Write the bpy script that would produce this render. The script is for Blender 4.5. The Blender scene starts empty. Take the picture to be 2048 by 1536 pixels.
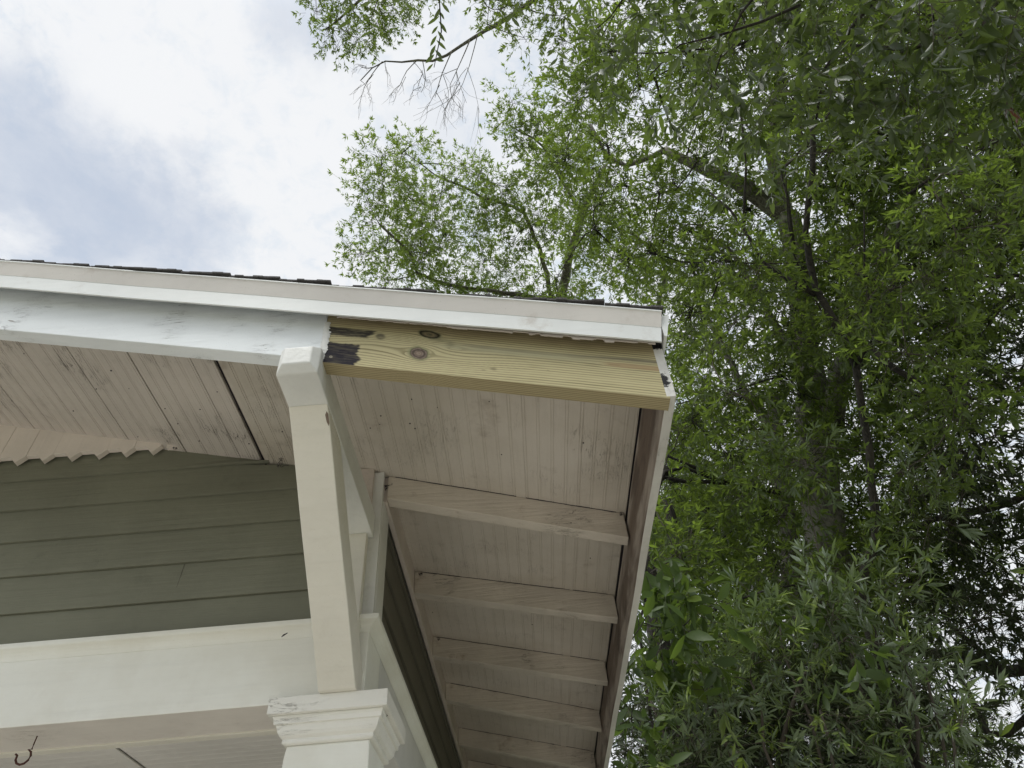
import bpy, math, random
import numpy as np
R = math.radians
random.seed(7)
rng = np.random.default_rng(11)
S = bpy.context.scene
ZC = 1.65                      # camera height above the ground; house numbers are given from it

# ------------------------------------------------------------------ camera
CAM = np.array([0.4257, -1.9301, ZC])
CR = np.array([0.99680, 0.04200, -0.06810]); CF = np.array([0.01820, 0.70960, 0.70440])
CF /= np.linalg.norm(CF); CR -= CF*(CR@CF); CR /= np.linalg.norm(CR); CU = np.cross(CR, CF)
FPX = 1380.0
cd = bpy.data.cameras.new("camera"); cam = bpy.data.objects.new("camera", cd)
S.collection.objects.link(cam); S.camera = cam
cd.sensor_width = 36; cd.lens = FPX/2048*36; cd.clip_start = .02; cd.clip_end = 2000
from mathutils import Matrix, Vector
M4 = Matrix([[CR[i], CU[i], -CF[i], CAM[i]] for i in range(3)]+[[0, 0, 0, 1]])
cam.matrix_world = M4

def ray(px, py):
    d = CF + CR*(px-1024)/FPX - CU*(py-768)/FPX
    return d/np.linalg.norm(d)
def at(px, py, dist):          # a point seen at that place of the photo, dist metres away
    return CAM + ray(px, py)*dist

# ------------------------------------------------------------------ world: overcast sky with soft cloud texture
W = bpy.data.worlds.new("World"); S.world = W; W.use_nodes = True
nt = W.node_tree; N = nt.nodes; Lk = nt.links; N.clear()
def nd(t, **k):
    n = N.new(t)
    for a, b in k.items(): setattr(n, a, b)
    return n
out = nd('ShaderNodeOutputWorld'); bg = nd('ShaderNodeBackground'); Lk.new(bg.outputs[0], out.inputs[0])
SUN_EL, SUN_AZ = R(66), R(215)
sky = nd('ShaderNodeTexSky', sky_type='NISHITA', sun_disc=False, sun_elevation=SUN_EL, sun_rotation=SUN_AZ)
tc = nd('ShaderNodeTexCoord')
def vm(op, a, b=None, sc=None):
    n = nd('ShaderNodeVectorMath', operation=op)
    for i, x in enumerate((a, b)):
        if x is None: continue
        if isinstance(x, bpy.types.NodeSocket): Lk.new(x, n.inputs[i])
        else: n.inputs[i].default_value = x
    if sc is not None:
        if isinstance(sc, bpy.types.NodeSocket): Lk.new(sc, n.inputs['Scale'])
        else: n.inputs['Scale'].default_value = sc
    return n
def mm(op, a, b=None, c=None, clamp=False):
    n = nd('ShaderNodeMath', operation=op, use_clamp=clamp)
    for i, x in enumerate((a, b, c)):
        if x is None: continue
        if isinstance(x, bpy.types.NodeSocket): Lk.new(x, n.inputs[i])
        else: n.inputs[i].default_value = x
    return n.outputs[0]
dirn = vm('NORMALIZE', tc.outputs['Generated']).outputs[0]
sx = nd('ShaderNodeSeparateXYZ'); Lk.new(dirn, sx.inputs[0])
zz = mm('MAXIMUM', sx.outputs[2], .08)
pl = nd('ShaderNodeCombineXYZ'); Lk.new(mm('DIVIDE', sx.outputs[0], zz), pl.inputs[0]); Lk.new(mm('DIVIDE', sx.outputs[1], zz), pl.inputs[1])
def noise(vec, scale, detail, rough, dist=0.):
    n = nd('ShaderNodeTexNoise'); Lk.new(vec, n.inputs['Vector'])
    n.inputs['Scale'].default_value = scale; n.inputs['Detail'].default_value = detail
    n.inputs['Roughness'].default_value = rough; n.inputs['Distortion'].default_value = dist
    return n.outputs['Fac']
n1 = noise(pl.outputs[0], 2.4, 7, .6, .3); n2 = noise(pl.outputs[0], 9, 8, .62, .35); n3 = noise(pl.outputs[0], 26, 6, .65, .5)
def blob(d, w):                # soft patch of cloud round a direction of the sky
    dot = vm('DOT_PRODUCT', dirn, tuple(d)).outputs['Value']
    ang = mm('ARCCOSINE', mm('MINIMUM', dot, 1.))
    ang = mm('ADD', ang, mm('MULTIPLY', mm('SUBTRACT', n1, .5), .38))
    ang = mm('ADD', ang, mm('MULTIPLY', mm('SUBTRACT', n2, .5), .10))
    r = nd('ShaderNodeMapRange', interpolation_type='SMOOTHSTEP')
    Lk.new(ang, r.inputs[0]); r.inputs[1].default_value = w; r.inputs[2].default_value = w*.15
    return r.outputs[0]
def mixc(f, a, b):
    n = nd('ShaderNodeMix', data_type='RGBA')
    for i, x in ((0, f), (6, a), (7, b)):
        if isinstance(x, bpy.types.NodeSocket): Lk.new(x, n.inputs[i])
        else: n.inputs[i].default_value = x
    return n.outputs[2]
ramp = nd('ShaderNodeMapRange', interpolation_type='SMOOTHSTEP'); Lk.new(mm('ADD', mm('MULTIPLY', n2, .5), mm('ADD', mm('MULTIPLY', n3, .40), mm('MULTIPLY', n1, .25))), ramp.inputs[0])
ramp.inputs[1].default_value = .44; ramp.inputs[2].default_value = .60
cloud = mixc(ramp.outputs[0], (.74, .83, .93, 1), (.955, .975, 1.0, 1))
brt = blob(ray(430, 230), .42)
cloud = mixc(mm('MULTIPLY', brt, .55), cloud, (.985, .99, 1.0, 1))
for (x, y, w, s) in ((50, 300, .17, .62), (170, 420, .16, .55), (20, 180, .10, .3), (610, 20, .09, .45), (930, 330, .14, .2), (1050, 60, .2, .2), (300, 470, .12, .25)):
    cloud = mixc(mm('MULTIPLY', blob(ray(x, y), w), s), cloud, (.52, .60, .74, 1))
skc = vm('SCALE', sky.outputs[0], sc=.10).outputs[0]
cover = mm('ADD', mm("MULTIPLY", n1, .08), .92, clamp=True)
sund = (math.sin(SUN_AZ)*math.cos(SUN_EL), math.cos(SUN_AZ)*math.cos(SUN_EL), math.sin(SUN_EL))
glow = blob(sund, .62)         # bright cloud round the hidden sun, added out of view to lift front faces
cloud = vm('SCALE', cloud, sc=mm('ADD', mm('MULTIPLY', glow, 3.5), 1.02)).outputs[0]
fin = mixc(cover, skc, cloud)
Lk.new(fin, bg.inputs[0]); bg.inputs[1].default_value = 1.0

# ------------------------------------------------------------------ sun (behind cloud: weak and soft)
sd = bpy.data.lights.new("sun", 'SUN'); sd.energy = 1.5; sd.angle = R(32); sd.color = (1, .96, .88)
so = bpy.data.objects.new("sun", sd); S.collection.objects.link(so)
sv = Vector((math.sin(SUN_AZ)*math.cos(SUN_EL), math.cos(SUN_AZ)*math.cos(SUN_EL), math.sin(SUN_EL)))
so.rotation_euler = sv.to_track_quat('Z', 'Y').to_euler()
S.view_settings.view_transform = 'Standard'; S.view_settings.look = 'None'
S.view_settings.exposure = -0.08; S.view_settings.gamma = 1
S.cycles.max_bounces = 7; S.cycles.diffuse_bounces = 5; S.cycles.transmission_bounces = 5; S.cycles.glossy_bounces = 2
S.cycles.caustics_reflective = False; S.cycles.caustics_refractive = False

# ------------------------------------------------------------------ helpers
def tag(o, label=None, cat=None, group=None, kind=None):
    for k, v in (('label', label), ('category', cat), ('group', group), ('kind', kind)):
        if v: o[k] = v
    return o
def empty(name, loc):
    o = bpy.data.objects.new(name, None); S.collection.objects.link(o); o.location = loc
    o.empty_display_size = .2; return o
class MB:
    def __init__(s): s.v = []; s.f = []; s.c = None; s.smooth = False
    def box(s, x0, x1, y0, y1, z0, z1):
        s.hexa([(x0, y0, z0), (x1, y0, z0), (x1, y1, z0), (x0, y1, z0), (x0, y0, z1), (x1, y0, z1), (x1, y1, z1), (x0, y1, z1)])
    def hexa(s, p):            # bottom ring then top ring
        b = len(s.v); s.v += [tuple(q) for q in p]
        s.f += [tuple(b+i for i in f) for f in ((0, 3, 2, 1), (4, 5, 6, 7), (0, 1, 5, 4), (1, 2, 6, 5), (2, 3, 7, 6), (3, 0, 4, 7))]
    def loft(s, rings, cap=True, closed=True):
        b = len(s.v); n = len(rings[0])
        for r in rings: s.v += [tuple(q) for q in r]
        for k in range(len(rings)-1):
            for i in range(n if closed else n-1):
                j = (i+1) % n
                s.f.append((b+k*n+i, b+k*n+j, b+(k+1)*n+j, b+(k+1)*n+i))
        if cap:
            s.f.append(tuple(b+i for i in reversed(range(n)))); e = b+(len(rings)-1)*n
            s.f.append(tuple(e+i for i in range(n)))
    def tube(s, pts, rad, n=8, cap=True):
        rings = []; pts = [np.array(p, float) for p in pts]; up = np.array([.3, .2, 1.])
        for i, p in enumerate(pts):
            t = pts[min(i+1, len(pts)-1)]-pts[max(i-1, 0)]; t = t/np.linalg.norm(t)
            a = np.cross(t, up); a /= np.linalg.norm(a)+1e-9; c = np.cross(t, a)
            r = rad[i] if hasattr(rad, '__len__') else rad
            rings.append([p+r*(a*math.cos(q)+c*math.sin(q)) for q in np.linspace(0, 2*math.pi, n, endpoint=False)])
        s.loft(rings, cap)
    def build(s, name, mat, parent=None, bevel=0., rel=True, col=None, smooth=False):
        me = bpy.data.meshes.new(name)
        dz = ZC if rel else 0
        me.from_pydata([(a, b, c+dz) for a, b, c in s.v], [], s.f)
        o = bpy.data.objects.new(name, me); S.collection.objects.link(o)
        mats = mat if isinstance(mat, (list, tuple)) else [mat]
        for m in mats: me.materials.append(m)
        if col is not None:
            at_ = me.color_attributes.new('Col', 'FLOAT_COLOR', 'POINT'); at_.data.foreach_set('color', np.asarray(col, 'f4').ravel())
        if smooth: me.polygons.foreach_set('use_smooth', [True]*len(me.polygons))
        me.update()
        if bevel:
            m = o.modifiers.new('bevel', 'BEVEL'); m.width = bevel; m.segments = 2; m.limit_method = 'ANGLE'; m.angle_limit = R(35)
        if parent: o.parent = parent
        return o

# ------------------------------------------------------------------ materials
def newmat(name):
    m = bpy.data.materials.new(name); m.use_nodes = True
    global nt, N, Lk
    nt = m.node_tree; N = nt.nodes; Lk = nt.links; N.clear()
    o = nd('ShaderNodeOutputMaterial'); b = nd('ShaderNodeBsdfPrincipled'); Lk.new(b.outputs[0], o.inputs[0])
    return m, b, o
def srgb(r, g, b):
    f = lambda c: (c/255/12.92 if c/255 <= .04045 else ((c/255+.055)/1.055)**2.4)
    return (f(r), f(g), f(b), 1)
def rng_map(x, a, b, c=0., d=1.):
    r = nd('ShaderNodeMapRange', interpolation_type='SMOOTHSTEP'); Lk.new(x, r.inputs[0])
    for i, q in zip((1, 2, 3, 4), (a, b, c, d)): r.inputs[i].default_value = q
    return r.outputs[0]
def mapped(sc, loc=(0, 0, 0)):
    t = nd('ShaderNodeTexCoord'); m = nd('ShaderNodeMapping'); Lk.new(t.outputs['Object'], m.inputs[0])
    m.inputs['Scale'].default_value = sc; m.inputs['Location'].default_value = loc; return m.outputs[0]
def paint(name, base, axis='x', grain=.15, lump=.3, dirt=.25, dirtcol=(.10, .08, .06, 1), specks=.5, cracks=0., rough=.5, blotch=.10, bcol=None, stain=None, coat=0.):
    """weathered house paint: brush grain along an axis, soft lumps, grime blotches, insect specks, hairline cracks"""
    m, b, o = newmat(name)
    L = {'x': (3, 60, 60), 'y': (60, 3, 60), 'z': (60, 60, 3)}[axis]
    g = noise(mapped(L), 1, 5, .6)
    lum = noise(mapped((38, 38, 38)), 1, 4, .55)
    big = noise(mapped((2.3, 2.3, 2.3)), 1, 5, .6)
    fine = noise(mapped((240, 240, 240)), 1, 3, .6)
    c = mixc(rng_map(big, .35, .68), base, bcol or tuple(q*(1-blotch*1.6) for q in base[:3])+(1,))
    c = mixc(mm('MULTIPLY', rng_map(g, .5, .75), .12+blotch*.4), c, tuple(q*.72 for q in base[:3])+(1,))
    c = mixc(mm('MULTIPLY', rng_map(noise(mapped((9, 9, 9), (3, 1, 7)), 1, 6, .7), .56, .78), dirt), c, dirtcol)
    if specks:
        v = nd('ShaderNodeTexVoronoi'); Lk.new(mapped((42, 42, 42)), v.inputs['Vector']); v.inputs['Randomness'].default_value = 1
        sel = rng_map(v.outputs['Color'], .78, .80)
        d = mm('MULTIPLY', rng_map(v.outputs['Distance'], .15, .07), rng_map(noise(mapped((7, 7, 7), (4, 4, 1)), 1, 2, .5), .38, .52))
        c = mixc(mm('MULTIPLY', mm('MULTIPLY', d, sel), specks), c, (.05, .04, .035, 1))
        v = nd('ShaderNodeTexVoronoi'); Lk.new(mapped((160, 160, 160), (1, 2, 3)), v.inputs['Vector'])
        c = mixc(mm('MULTIPLY', mm('MULTIPLY', rng_map(v.outputs['Distance'], .22, .1), rng_map(v.outputs['Color'], .72, .75)), specks*.35), c, (.09, .07, .05, 1))
    h = mm('ADD', mm('MULTIPLY', g, grain), mm('ADD', mm('MULTIPLY', lum, lump), mm('MULTIPLY', fine, .05)))
    if cracks:
        L2 = {'x': (6, 55, 55), 'y': (55, 6, 55), 'z': (55, 55, 6)}[axis]
        cn = noise(mapped(L2, (5, 3, 1)), 1, 6, .65, 1.2)
        line = rng_map(mm('ABSOLUTE', mm('SUBTRACT', cn, .5)), .012, .0)
        msk = rng_map(noise(mapped((5, 5, 5), (9, 2, 4)), 1, 3, .6), .50, .66)
        cr = mm('MULTIPLY', mm('MULTIPLY', line, msk), cracks)
        c = mixc(cr, c, (.07, .055, .045, 1)); h = mm('SUBTRACT', h, mm('MULTIPLY', cr, .6))
    if stain: c = stain(c)
    Lk.new(c, b.inputs['Base Color']); b.inputs['Roughness'].default_value = rough
    bp = nd('ShaderNodeBump'); bp.inputs['Strength'].default_value = .75; bp.inputs['Distance'].default_value = .004
    Lk.new(h, bp.inputs['Height']); Lk.new(bp.outputs[0], b.inputs['Normal'])
    b.inputs['Specular IOR Level'].default_value = .25
    return m
WHITE = (.80, .81, .80, 1); CREAM = (.68, .65, .57, 1)
m_white = paint('white_paint', (.76, .795, .815, 1), 'x', .6, .5, .10, (.4, .37, .34, 1), cracks=.6, specks=.5, blotch=.05)
m_look = paint('lookout_paint', (.76, .765, .74, 1), 'z', .3, .9, .12, cracks=.4, specks=.4)
m_metal = paint('painted_trim', (.67, .69, .68, 1), 'x', .1, .1, .6, (.38, .33, .28, 1), specks=.8, rough=.42, blotch=.08)
m_peel = paint('peeling_paint', (.52, .47, .43, 1), 'x', .3, .9, .5, (.2, .14, .12, 1), specks=.6)
m_lip = paint('brownish_lip_trim', (.68, .655, .625, 1), 'x', .05, .08, .35, (.36, .29, .24, 1), specks=.9, rough=.5)  # browner, slightly darker tone for the leaning upper band
m_cream = paint('cream_paint', (.75, .725, .65, 1), 'x', .6, .9, .25, (.45, .40, .33, 1), specks=.45, blotch=.05)
m_bright = paint('beam_paint', (.83, .835, .785, 1), 'x', .45, .3, .14, (.55, .51, .44, 1), specks=.45, blotch=.03, bcol=(.74, .73, .66, 1))
m_side = paint('side_paint', (.70, .70, .68, 1), 'y', .2, .3, .22, specks=.5)
m_soffit = paint('soffit_paint', (.57, .525, .465, 1), 'y', .6, .35, .45, (.22, .17, .13, 1), specks=1, cracks=.35, blotch=.12, bcol=(.49, .445, .38, 1))
m_soffit2 = paint('flaking_soffit_paint', (.60, .55, .50, 1), 'y', 1.5, .8, .35, (.22, .18, .15, 1), specks=1, cracks=1., blotch=.08)
m_tail = paint('tail_paint', (.64, .58, .505, 1), 'x', 1.8, .6, .7, (.26, .19, .13, 1), specks=.9, cracks=1., blotch=.14)
m_frieze = paint('frieze_paint', (.62, .55, .50, 1), 'y', .4, .4, .25, (.2, .16, .13, 1), specks=.7, cracks=.4)
m_peak = paint('peak_paint', (.78, .71, .64, 1), 'z', .3, .3, .1, specks=.1)
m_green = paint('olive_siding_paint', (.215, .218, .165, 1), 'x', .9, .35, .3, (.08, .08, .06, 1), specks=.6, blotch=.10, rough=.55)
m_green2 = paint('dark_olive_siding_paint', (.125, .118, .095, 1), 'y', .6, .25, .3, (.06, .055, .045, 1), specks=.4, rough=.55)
m_ceil = paint('porch_ceiling_paint', (.74, .72, .69, 1), 'x', .2, .2, .1, specks=.2)
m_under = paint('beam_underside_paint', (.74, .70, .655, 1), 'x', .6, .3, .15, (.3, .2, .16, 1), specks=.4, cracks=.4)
m_capit = paint('capital_paint', (.80, .79, .74, 1), 'x', .2, .6, .10, (.35, .3, .25, 1), specks=.35, cracks=.5, blotch=.03)
m_deck = paint('dark_gap', (.03, .026, .034, 1), 'y', .2, .2, 0, specks=0)

def streaks(c):                # bare weathered streaks along the board
    n = noise(mapped((90, 3.0, 14), (2, 0, 0)), 1, 4, .6, .4)
    n_ = noise(mapped((40, 1.4, 7), (8, 0, 0)), 1, 4, .6, .4)
    c = mixc(mm('MULTIPLY', rng_map(n_, .40, .56), .9), c, (.14, .10, .08, 1))
    return mixc(mm('MULTIPLY', rng_map(n, .5, .62), .5), c, (.07, .05, .042, 1))
m_fin = paint('weathered_fascia', (.50, .44, .40, 1), 'y', 1., .3, .3, (.2, .15, .12, 1), specks=.4, cracks=.6, stain=streaks)
def mould(c):
    t = nd('ShaderNodeTexCoord'); s = nd('ShaderNodeSeparateXYZ'); Lk.new(t.outputs['Object'], s.inputs[0])
    # black growth low down on the inner edge of the board end and at its very top
    zl = rng_map(s.outputs[2], ZC+1.085, ZC+1.115); zh = rng_map(s.outputs[2], ZC+1.16, ZC+1.125)
    xi = rng_map(s.outputs[0], .834, .812)
    n = noise(mapped((170, 170, 170)), 1, 5, .75)
    a = mm('MULTIPLY', mm('MULTIPLY', zl, zh), xi)
    top = mm('MULTIPLY', rng_map(s.outputs[2], ZC+1.222, ZC+1.236), rng_map(s.outputs[0], .845, .825))
    a = mm('MAXIMUM', a, top)
    yb = rng_map(s.outputs[1], -.74, -.765)
    a = mm('MULTIPLY', a, yb)
    return mixc(rng_map(mm('ADD', n, mm('MULTIPLY', a, .42)), .70, .78), c, (.012, .011, .012, 1))
m_fout = paint('fascia_paint', (.66, .65, .62, 1), 'y', .3, .4, .2, (.25, .22, .2, 1), specks=.6, cracks=.4, stain=mould)

# ------------------------------------------------------------------ the house
s_ = .2451                                             # fall of the roof per metre
zdeck = 1.480                                          # underside of the roof boards at x=0
zr = lambda x, c: c - s_*x
YB = -.772                                             # face of the barge board
house = empty('house', (0, 0, 0))
tag(house, 'white trimmed olive house with a low gable porch roof and a tapered column', 'house')
XR = -2.35                                             # ridge
YE = 7.0

def slab(x0, x1, y0, y1, c0, c1, mb=None, e0=0, e1=0):   # piece following the roof slope, plumb ends
    mb = mb or MB()
    mb.hexa([(x0, y0, zr(x0, c0)), (x1, y0, zr(x1, c0+e1)), (x1, y1, zr(x1, c0+e1)), (x0, y1, zr(x0, c0)),
             (x0, y0, zr(x0, c1)), (x1, y0, zr(x1, c1)), (x1, y1, zr(x1, c1)), (x0, y1, zr(x0, c1))])
    return mb
roof = MB(); slab(XR, .835, YB+.002, YE, zdeck+.012, zdeck+.034, roof)
roof.hexa([(XR-3.2, YB+.002, zr(XR, zdeck+.012)-3.2*s_), (XR, YB+.002, zr(XR, zdeck+.012)), (XR, YE, zr(XR, zdeck+.012)), (XR-3.2, YE, zr(XR, zdeck+.012)-3.2*s_),
           (XR-3.2, YB+.002, zr(XR, zdeck+.034)-3.2*s_), (XR, YB+.002, zr(XR, zdeck+.034)), (XR, YE, zr(XR, zdeck+.034)), (XR-3.2, YE, zr(XR, zdeck+.034)-3.2*s_)])
roof_o = roof.build('roof', m_deck, house)
# shingles: courses lapping down the slope, ragged at the rake
m_sh, b, _ = newmat('asphalt_shingle')
vn = noise(mapped((300, 300, 300)), 1, 3, .7); vb = noise(mapped((6, 6, 6)), 1, 3, .6)
Lk.new(mixc(rng_map(vn, .35, .7), mixc(vb, (.035, .034, .036, 1), (.055, .052, .05, 1)), (.10, .095, .09, 1)), b.inputs['Base Color'])
b.inputs['Roughness'].default_value = .95
bp = nd('ShaderNodeBump'); bp.inputs['Distance'].default_value = .003; Lk.new(vn, bp.inputs['Height']); Lk.new(bp.outputs[0], b.inputs['Normal'])
sh = MB(); x = .848; k = 0
rs = random.Random(5)
while x > XR-.1:
    th = .0048; base = zdeck+.0368
    y0 = -.829-rs.uniform(-.006, .006)
    # each course: ragged front edge in short pieces
    xx = x
    while xx > x-.142:
        w = rs.uniform(.012, .035); x2 = max(xx-w, x-.142-.0)
        yy = y0+rs.uniform(-.0025, .003)
        lift = lambda q: base+.0045+(.0085 if q > x-.142 else 0)*0+ (q-(x-.142))/.142*.0085
        for_t = rs.uniform(-.0012, .0012)
        sh.hexa([(x2, yy, zr(x2, lift(x2)-.001)), (xx, yy, zr(xx, lift(xx)-.001)), (xx, YE, zr(xx, lift(xx)-.001)), (x2, YE, zr(x2, lift(x2)-.001)),
                 (x2, yy, zr(x2, lift(x2)+th+for_t)), (xx, yy, zr(xx, lift(xx)+th+for_t)), (xx, YE, zr(xx, lift(xx)+th)), (x2, YE, zr(x2, lift(x2)+th))])
        xx = x2
        if x2 <= x-.1419: break
    x -= .142; k += 1
sh.build('shingles', m_sh, roof_o)
# rake trim: lip leaning out at the top, plain face, hemmed lower edge; sits over the barge
def rake_trim(x0, x1a, x1b):
    mb = MB(); prof = [(-.8290, 1.5165), (-.8290, 1.5130), (-.8262, 1.5125), (-.8133, 1.4690), (-.8122, 1.4675), (-.8122, 1.4190), (-.8145, 1.4165), (-.8145, 1.4140), (-.8098, 1.4140), (-.8098, 1.4190), (-.8102, 1.4680), (-.8225, 1.5080), (-.7735, 1.5110), (-.7735, 1.5165)]
    rings = []
    xs = list(np.linspace(x0, 0, 14)) + list(np.linspace(.08, 1, 8))
    for t in xs:
        ring = []
        for (y, z) in prof:
            f = (z-1.414)/.1025
            xx = t if t <= 0 else (x1b+(x1a-x1b)*f)*t
            wob = .0006*math.sin(xx*9)+.0005*math.sin(xx*23+1)
            ring.append((xx, y+wob, zr(xx, z)))
        rings.append(ring)
    mb.loft(rings); return mb
rt = rake_trim(XR, .8415, .8215)
rt_o = rt.build('rake_trim', [m_metal, m_lip], house)
for p in rt_o.data.polygons:
    n = p.normal
    c = p.center
    if c.y < -.8125 and 1.4695 < c.z-ZC+s_*c.x < 1.5126 and c.y < -.817: p.material_index = 1
mb = MB(); prof = [(-.8290, 1.5165), (-.8262, 1.5125), (-.8122, 1.4675), (-.8122, 1.4140), (-.7735, 1.4140), (-.7735, 1.5165)]
mb.loft([[(2*XR-t, y, zr(t, z)) for (y, z) in prof] for t in np.linspace(XR, .84, 8)])
mb.build('rake_trim', m_metal, house)
# white barge board with its sawn end, and the far slope's
bb = MB(); slab(XR, -.0165, YB, YB+.042, 1.2862, 1.491, bb)
bb.build('barge_board', m_white, house, bevel=.002)
bb = MB(); bb.loft([[(2*XR-t, y, zr(t, z)) for (y, z) in ((YB, 1.2862), (YB+.042, 1.2862), (YB+.042, 1.49), (YB, 1.49))] for t in (XR, .8)])
bb.build('barge_board', m_white, house)
# lumpy caulk and broken paint where the old board meets the new one
ck = MB(); cc = []
nn = 60
m_caulk = paint('caulk', (.74, .74, .72, 1), 'z', .4, 1.2, .2, specks=.4, cracks=1.)
rows = []
for i in range(nn):
    t = i/(nn-1); z = 1.278+.150*t
    a = rs.uniform(.0, .004); bw = .006+.006*rs.random()+(.004 if .2 < t < .75 else 0)
    rows.append([(-.0185-a, YB-.0005, z-.0), (-.0165, YB-.004-.002*rs.random(), z), (-.0090, YB-.0035-.002*rs.random(), z), (-.0125+bw*.9, YB-.0022, z)])
ck.loft(rows, cap=False, closed=False); ck.build('caulk_joint', m_caulk, house, smooth=True)

# ---- the new timber: colours computed from a model of the growth rings
def vnoise(u, v, seed):        # smooth value noise on arrays
    r = np.random.default_rng(seed); T = r.random((64, 64))
    u = np.asarray(u) % 64; v = np.asarray(v) % 64
    i = np.floor(u).astype(int); j = np.floor(v).astype(int); fu = u-i; fv = v-j
    fu = fu*fu*(3-2*fu); fv = fv*fv*(3-2*fv); i2 = (i+1) % 64; j2 = (j+1) % 64; i %= 64; j %= 64
    return (T[i, j]*(1-fu)+T[i2, j]*fu)*(1-fv)+(T[i, j2]*(1-fu)+T[i2, j2]*fu)*fv
def fbm(u, v, seed, o=4):
    a = 0; k = .5
    for q in range(o): a = a+k*vnoise(u*2**q, v*2**q, seed+q); k *= .5
    return a/.94
def lerp(a, b, t): return a+(b-a)*t[..., None]
def sst(x, a, b):
    t = np.clip((x-a)/(b-a), 0, 1); return t*t*(3-2*t)
def timber_face(U, v):         # U metres from the left end, v metres above the lower edge
    y = v+.004*(fbm(U*2.2, v*5+3, 1)-.5)+.0012*(fbm(U*9, v*14, 5)-.5)
    for (uk, vk, a, el) in ((.246, .068, .021, 1.9), (.272, .142, .013, 2.4), (.335, .100, .007, 4.0), (.72, .094, .004, 9.)):
        r2 = ((U-uk)/el)**2+(v-vk)**2
        y = y-(v-vk)*a*a/(r2+a*a*.25)                # grain flows round the knots
    y = y-.016*np.exp(-((U-.13)/.10)**2)*np.exp(-((v-.095)/.03)**2)
    y = y+.010*np.exp(-((U-.36)/.10)**2)*np.exp(-((v-.060)/.03)**2)
    ph = y*128+1.6*(fbm(U*.5, v*6, 9)-.5)
    fr = ph-np.floor(ph)
    line = sst(fr, .42, .86)*(1-sst(fr, .93, 1.0))
    wide = .45+.8*vnoise(np.floor(ph)*1.7+.5, U*1.3, 21)
    light = np.array([.475, .425, .255]); dark = np.array([.185, .160, .085])
    c = lerp(light*(.86+.28*fbm(U*2, v*16, 31)[..., None]), dark, np.clip(line*wide*.85, 0, 1))
    lc = .1155+.004*np.sin(U*9)+.004*(fbm(U*7, v*0, 44)-.5)
    band = np.exp(-((v-lc)/.0055)**2)*sst(U, .30, .42)
    c = lerp(c, np.array([.17, .155, .115]), np.clip(band*.85*(.25+fbm(U*6, v*90, 41)), 0, .85))
    red = sst(U, .675, .72)*(1-sst(np.abs(v-.0955), .0045+.003*sst(U, .68, .75), .0075+.002*sst(U, .68, .75)))
    c = lerp(c, np.array([.36, .26, .15]), np.clip(red*.75, 0, 1))
    pale = np.exp(-((v-.103)/.010)**2)*sst(U, .25, .34)*(1-sst(U, .6, .72)); c = lerp(c, np.array([.40, .38, .25]), pale*.7)
    up = sst(v, .125, .165); c = lerp(c, np.array([.30, .225, .13]), up*.45)
    fine = fbm(U*30, v*900, 51); c = c*(.86+.28*fine[..., None])
    for (uk, vk, ru, rv, col, kind) in ((.246, .0665, .0215, .0200, (.150, .115, .095), 0), (.272, .142, .0235, .0115, (.10, .09, .06), 1)):
        co, si = math.cos(.35), math.sin(.35)
        du = ((U-uk)*co-(v-vk)*si*.6)/ru; dv = ((U-uk)*si*.5+(v-vk)*co)/rv
        d = np.sqrt(du**2+dv**2)*(1+.25*(fbm(U*90, v*90, 61)-.5))
        ringk = .5+.5*np.sin(d*(15 if kind == 0 else 9)+1)
        c = lerp(c, np.array([.21, .21, .12]), (1-sst(d, 1.0, 1.55))*.8)
        c = lerp(c, np.array(col)*(.55+.9*ringk[..., None]*fbm(U*200, v*200, 66)[..., None]*1.6), (1-sst(d, .88, 1.0)))
        c = lerp(c, np.array([.025, .022, .018]), np.exp(-((d-.98)/(.06 if kind == 0 else .2))**2)*(.55 if kind == 0 else .95))
        if kind: c = lerp(c, np.array([.27, .22, .13]), np.exp(-((d-.45)/.18)**2)*.8)
        else: c = lerp(c, np.array([.45, .36, .27]), np.exp(-((d-.22)/.1)**2)*.5)
    gh = np.exp(-((U-.30)/.03)**2-((v-.124)/.006)**2)+.8*np.exp(-((U-.325)/.012)**2-((v-.112)/.010)**2)
    c = lerp(c, np.array([.16, .16, .10]), np.clip(gh*.6*(.4+fbm(U*80, v*300, 68)), 0, .7))
    br = fbm(U*40, v*420, 71)
    e1 = .128+.014*(fbm(v*150, v*0+2, 73)-.5)*2+.006*fbm(v*500, v*0, 77)-.02*sst(v, .118, .108)*fbm(v*60, v*0+9, 79)
    m1 = (1-sst(U, e1-.010, e1+.004))*sst(v+.006*(fbm(U*50, v*0+1, 74)-.5), .100, .110)*(1-sst(v+.003*(fbm(U*70, v*0+5, 78)-.5), .132, .139))
    e2 = .094+.020*(fbm(v*45, v*0+5, 83)-.5)*2+.010*(fbm(v*520, v*0+2, 85)-.5)
    m2 = (1-sst(U, e2-.003, e2+.004))*(1-sst(v+.010*(fbm(U*60, v*0+1, 84)-.5), .074, .080))
    i1 = np.clip(m1*(.50+1.0*br)*(.75+.5*fbm(U*22, v*40, 76)), 0, 1)*.95; i2 = np.clip(m2*(.80+.35*br+.2*(fbm(U*25, v*30, 87)-.5)), 0, 1)*.97
    c = lerp(c, np.array([.026, .024, .028]), i1); c = lerp(c, np.array([.012, .011, .022]), i2)
    m3 = (1-sst(np.hypot((U-.146)/.014, (v-.116)/.013), .5, 1.2))*(.2+1.0*br)
    c = lerp(c, np.array([.07, .065, .055]), np.clip(m3, 0, .8))
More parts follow.
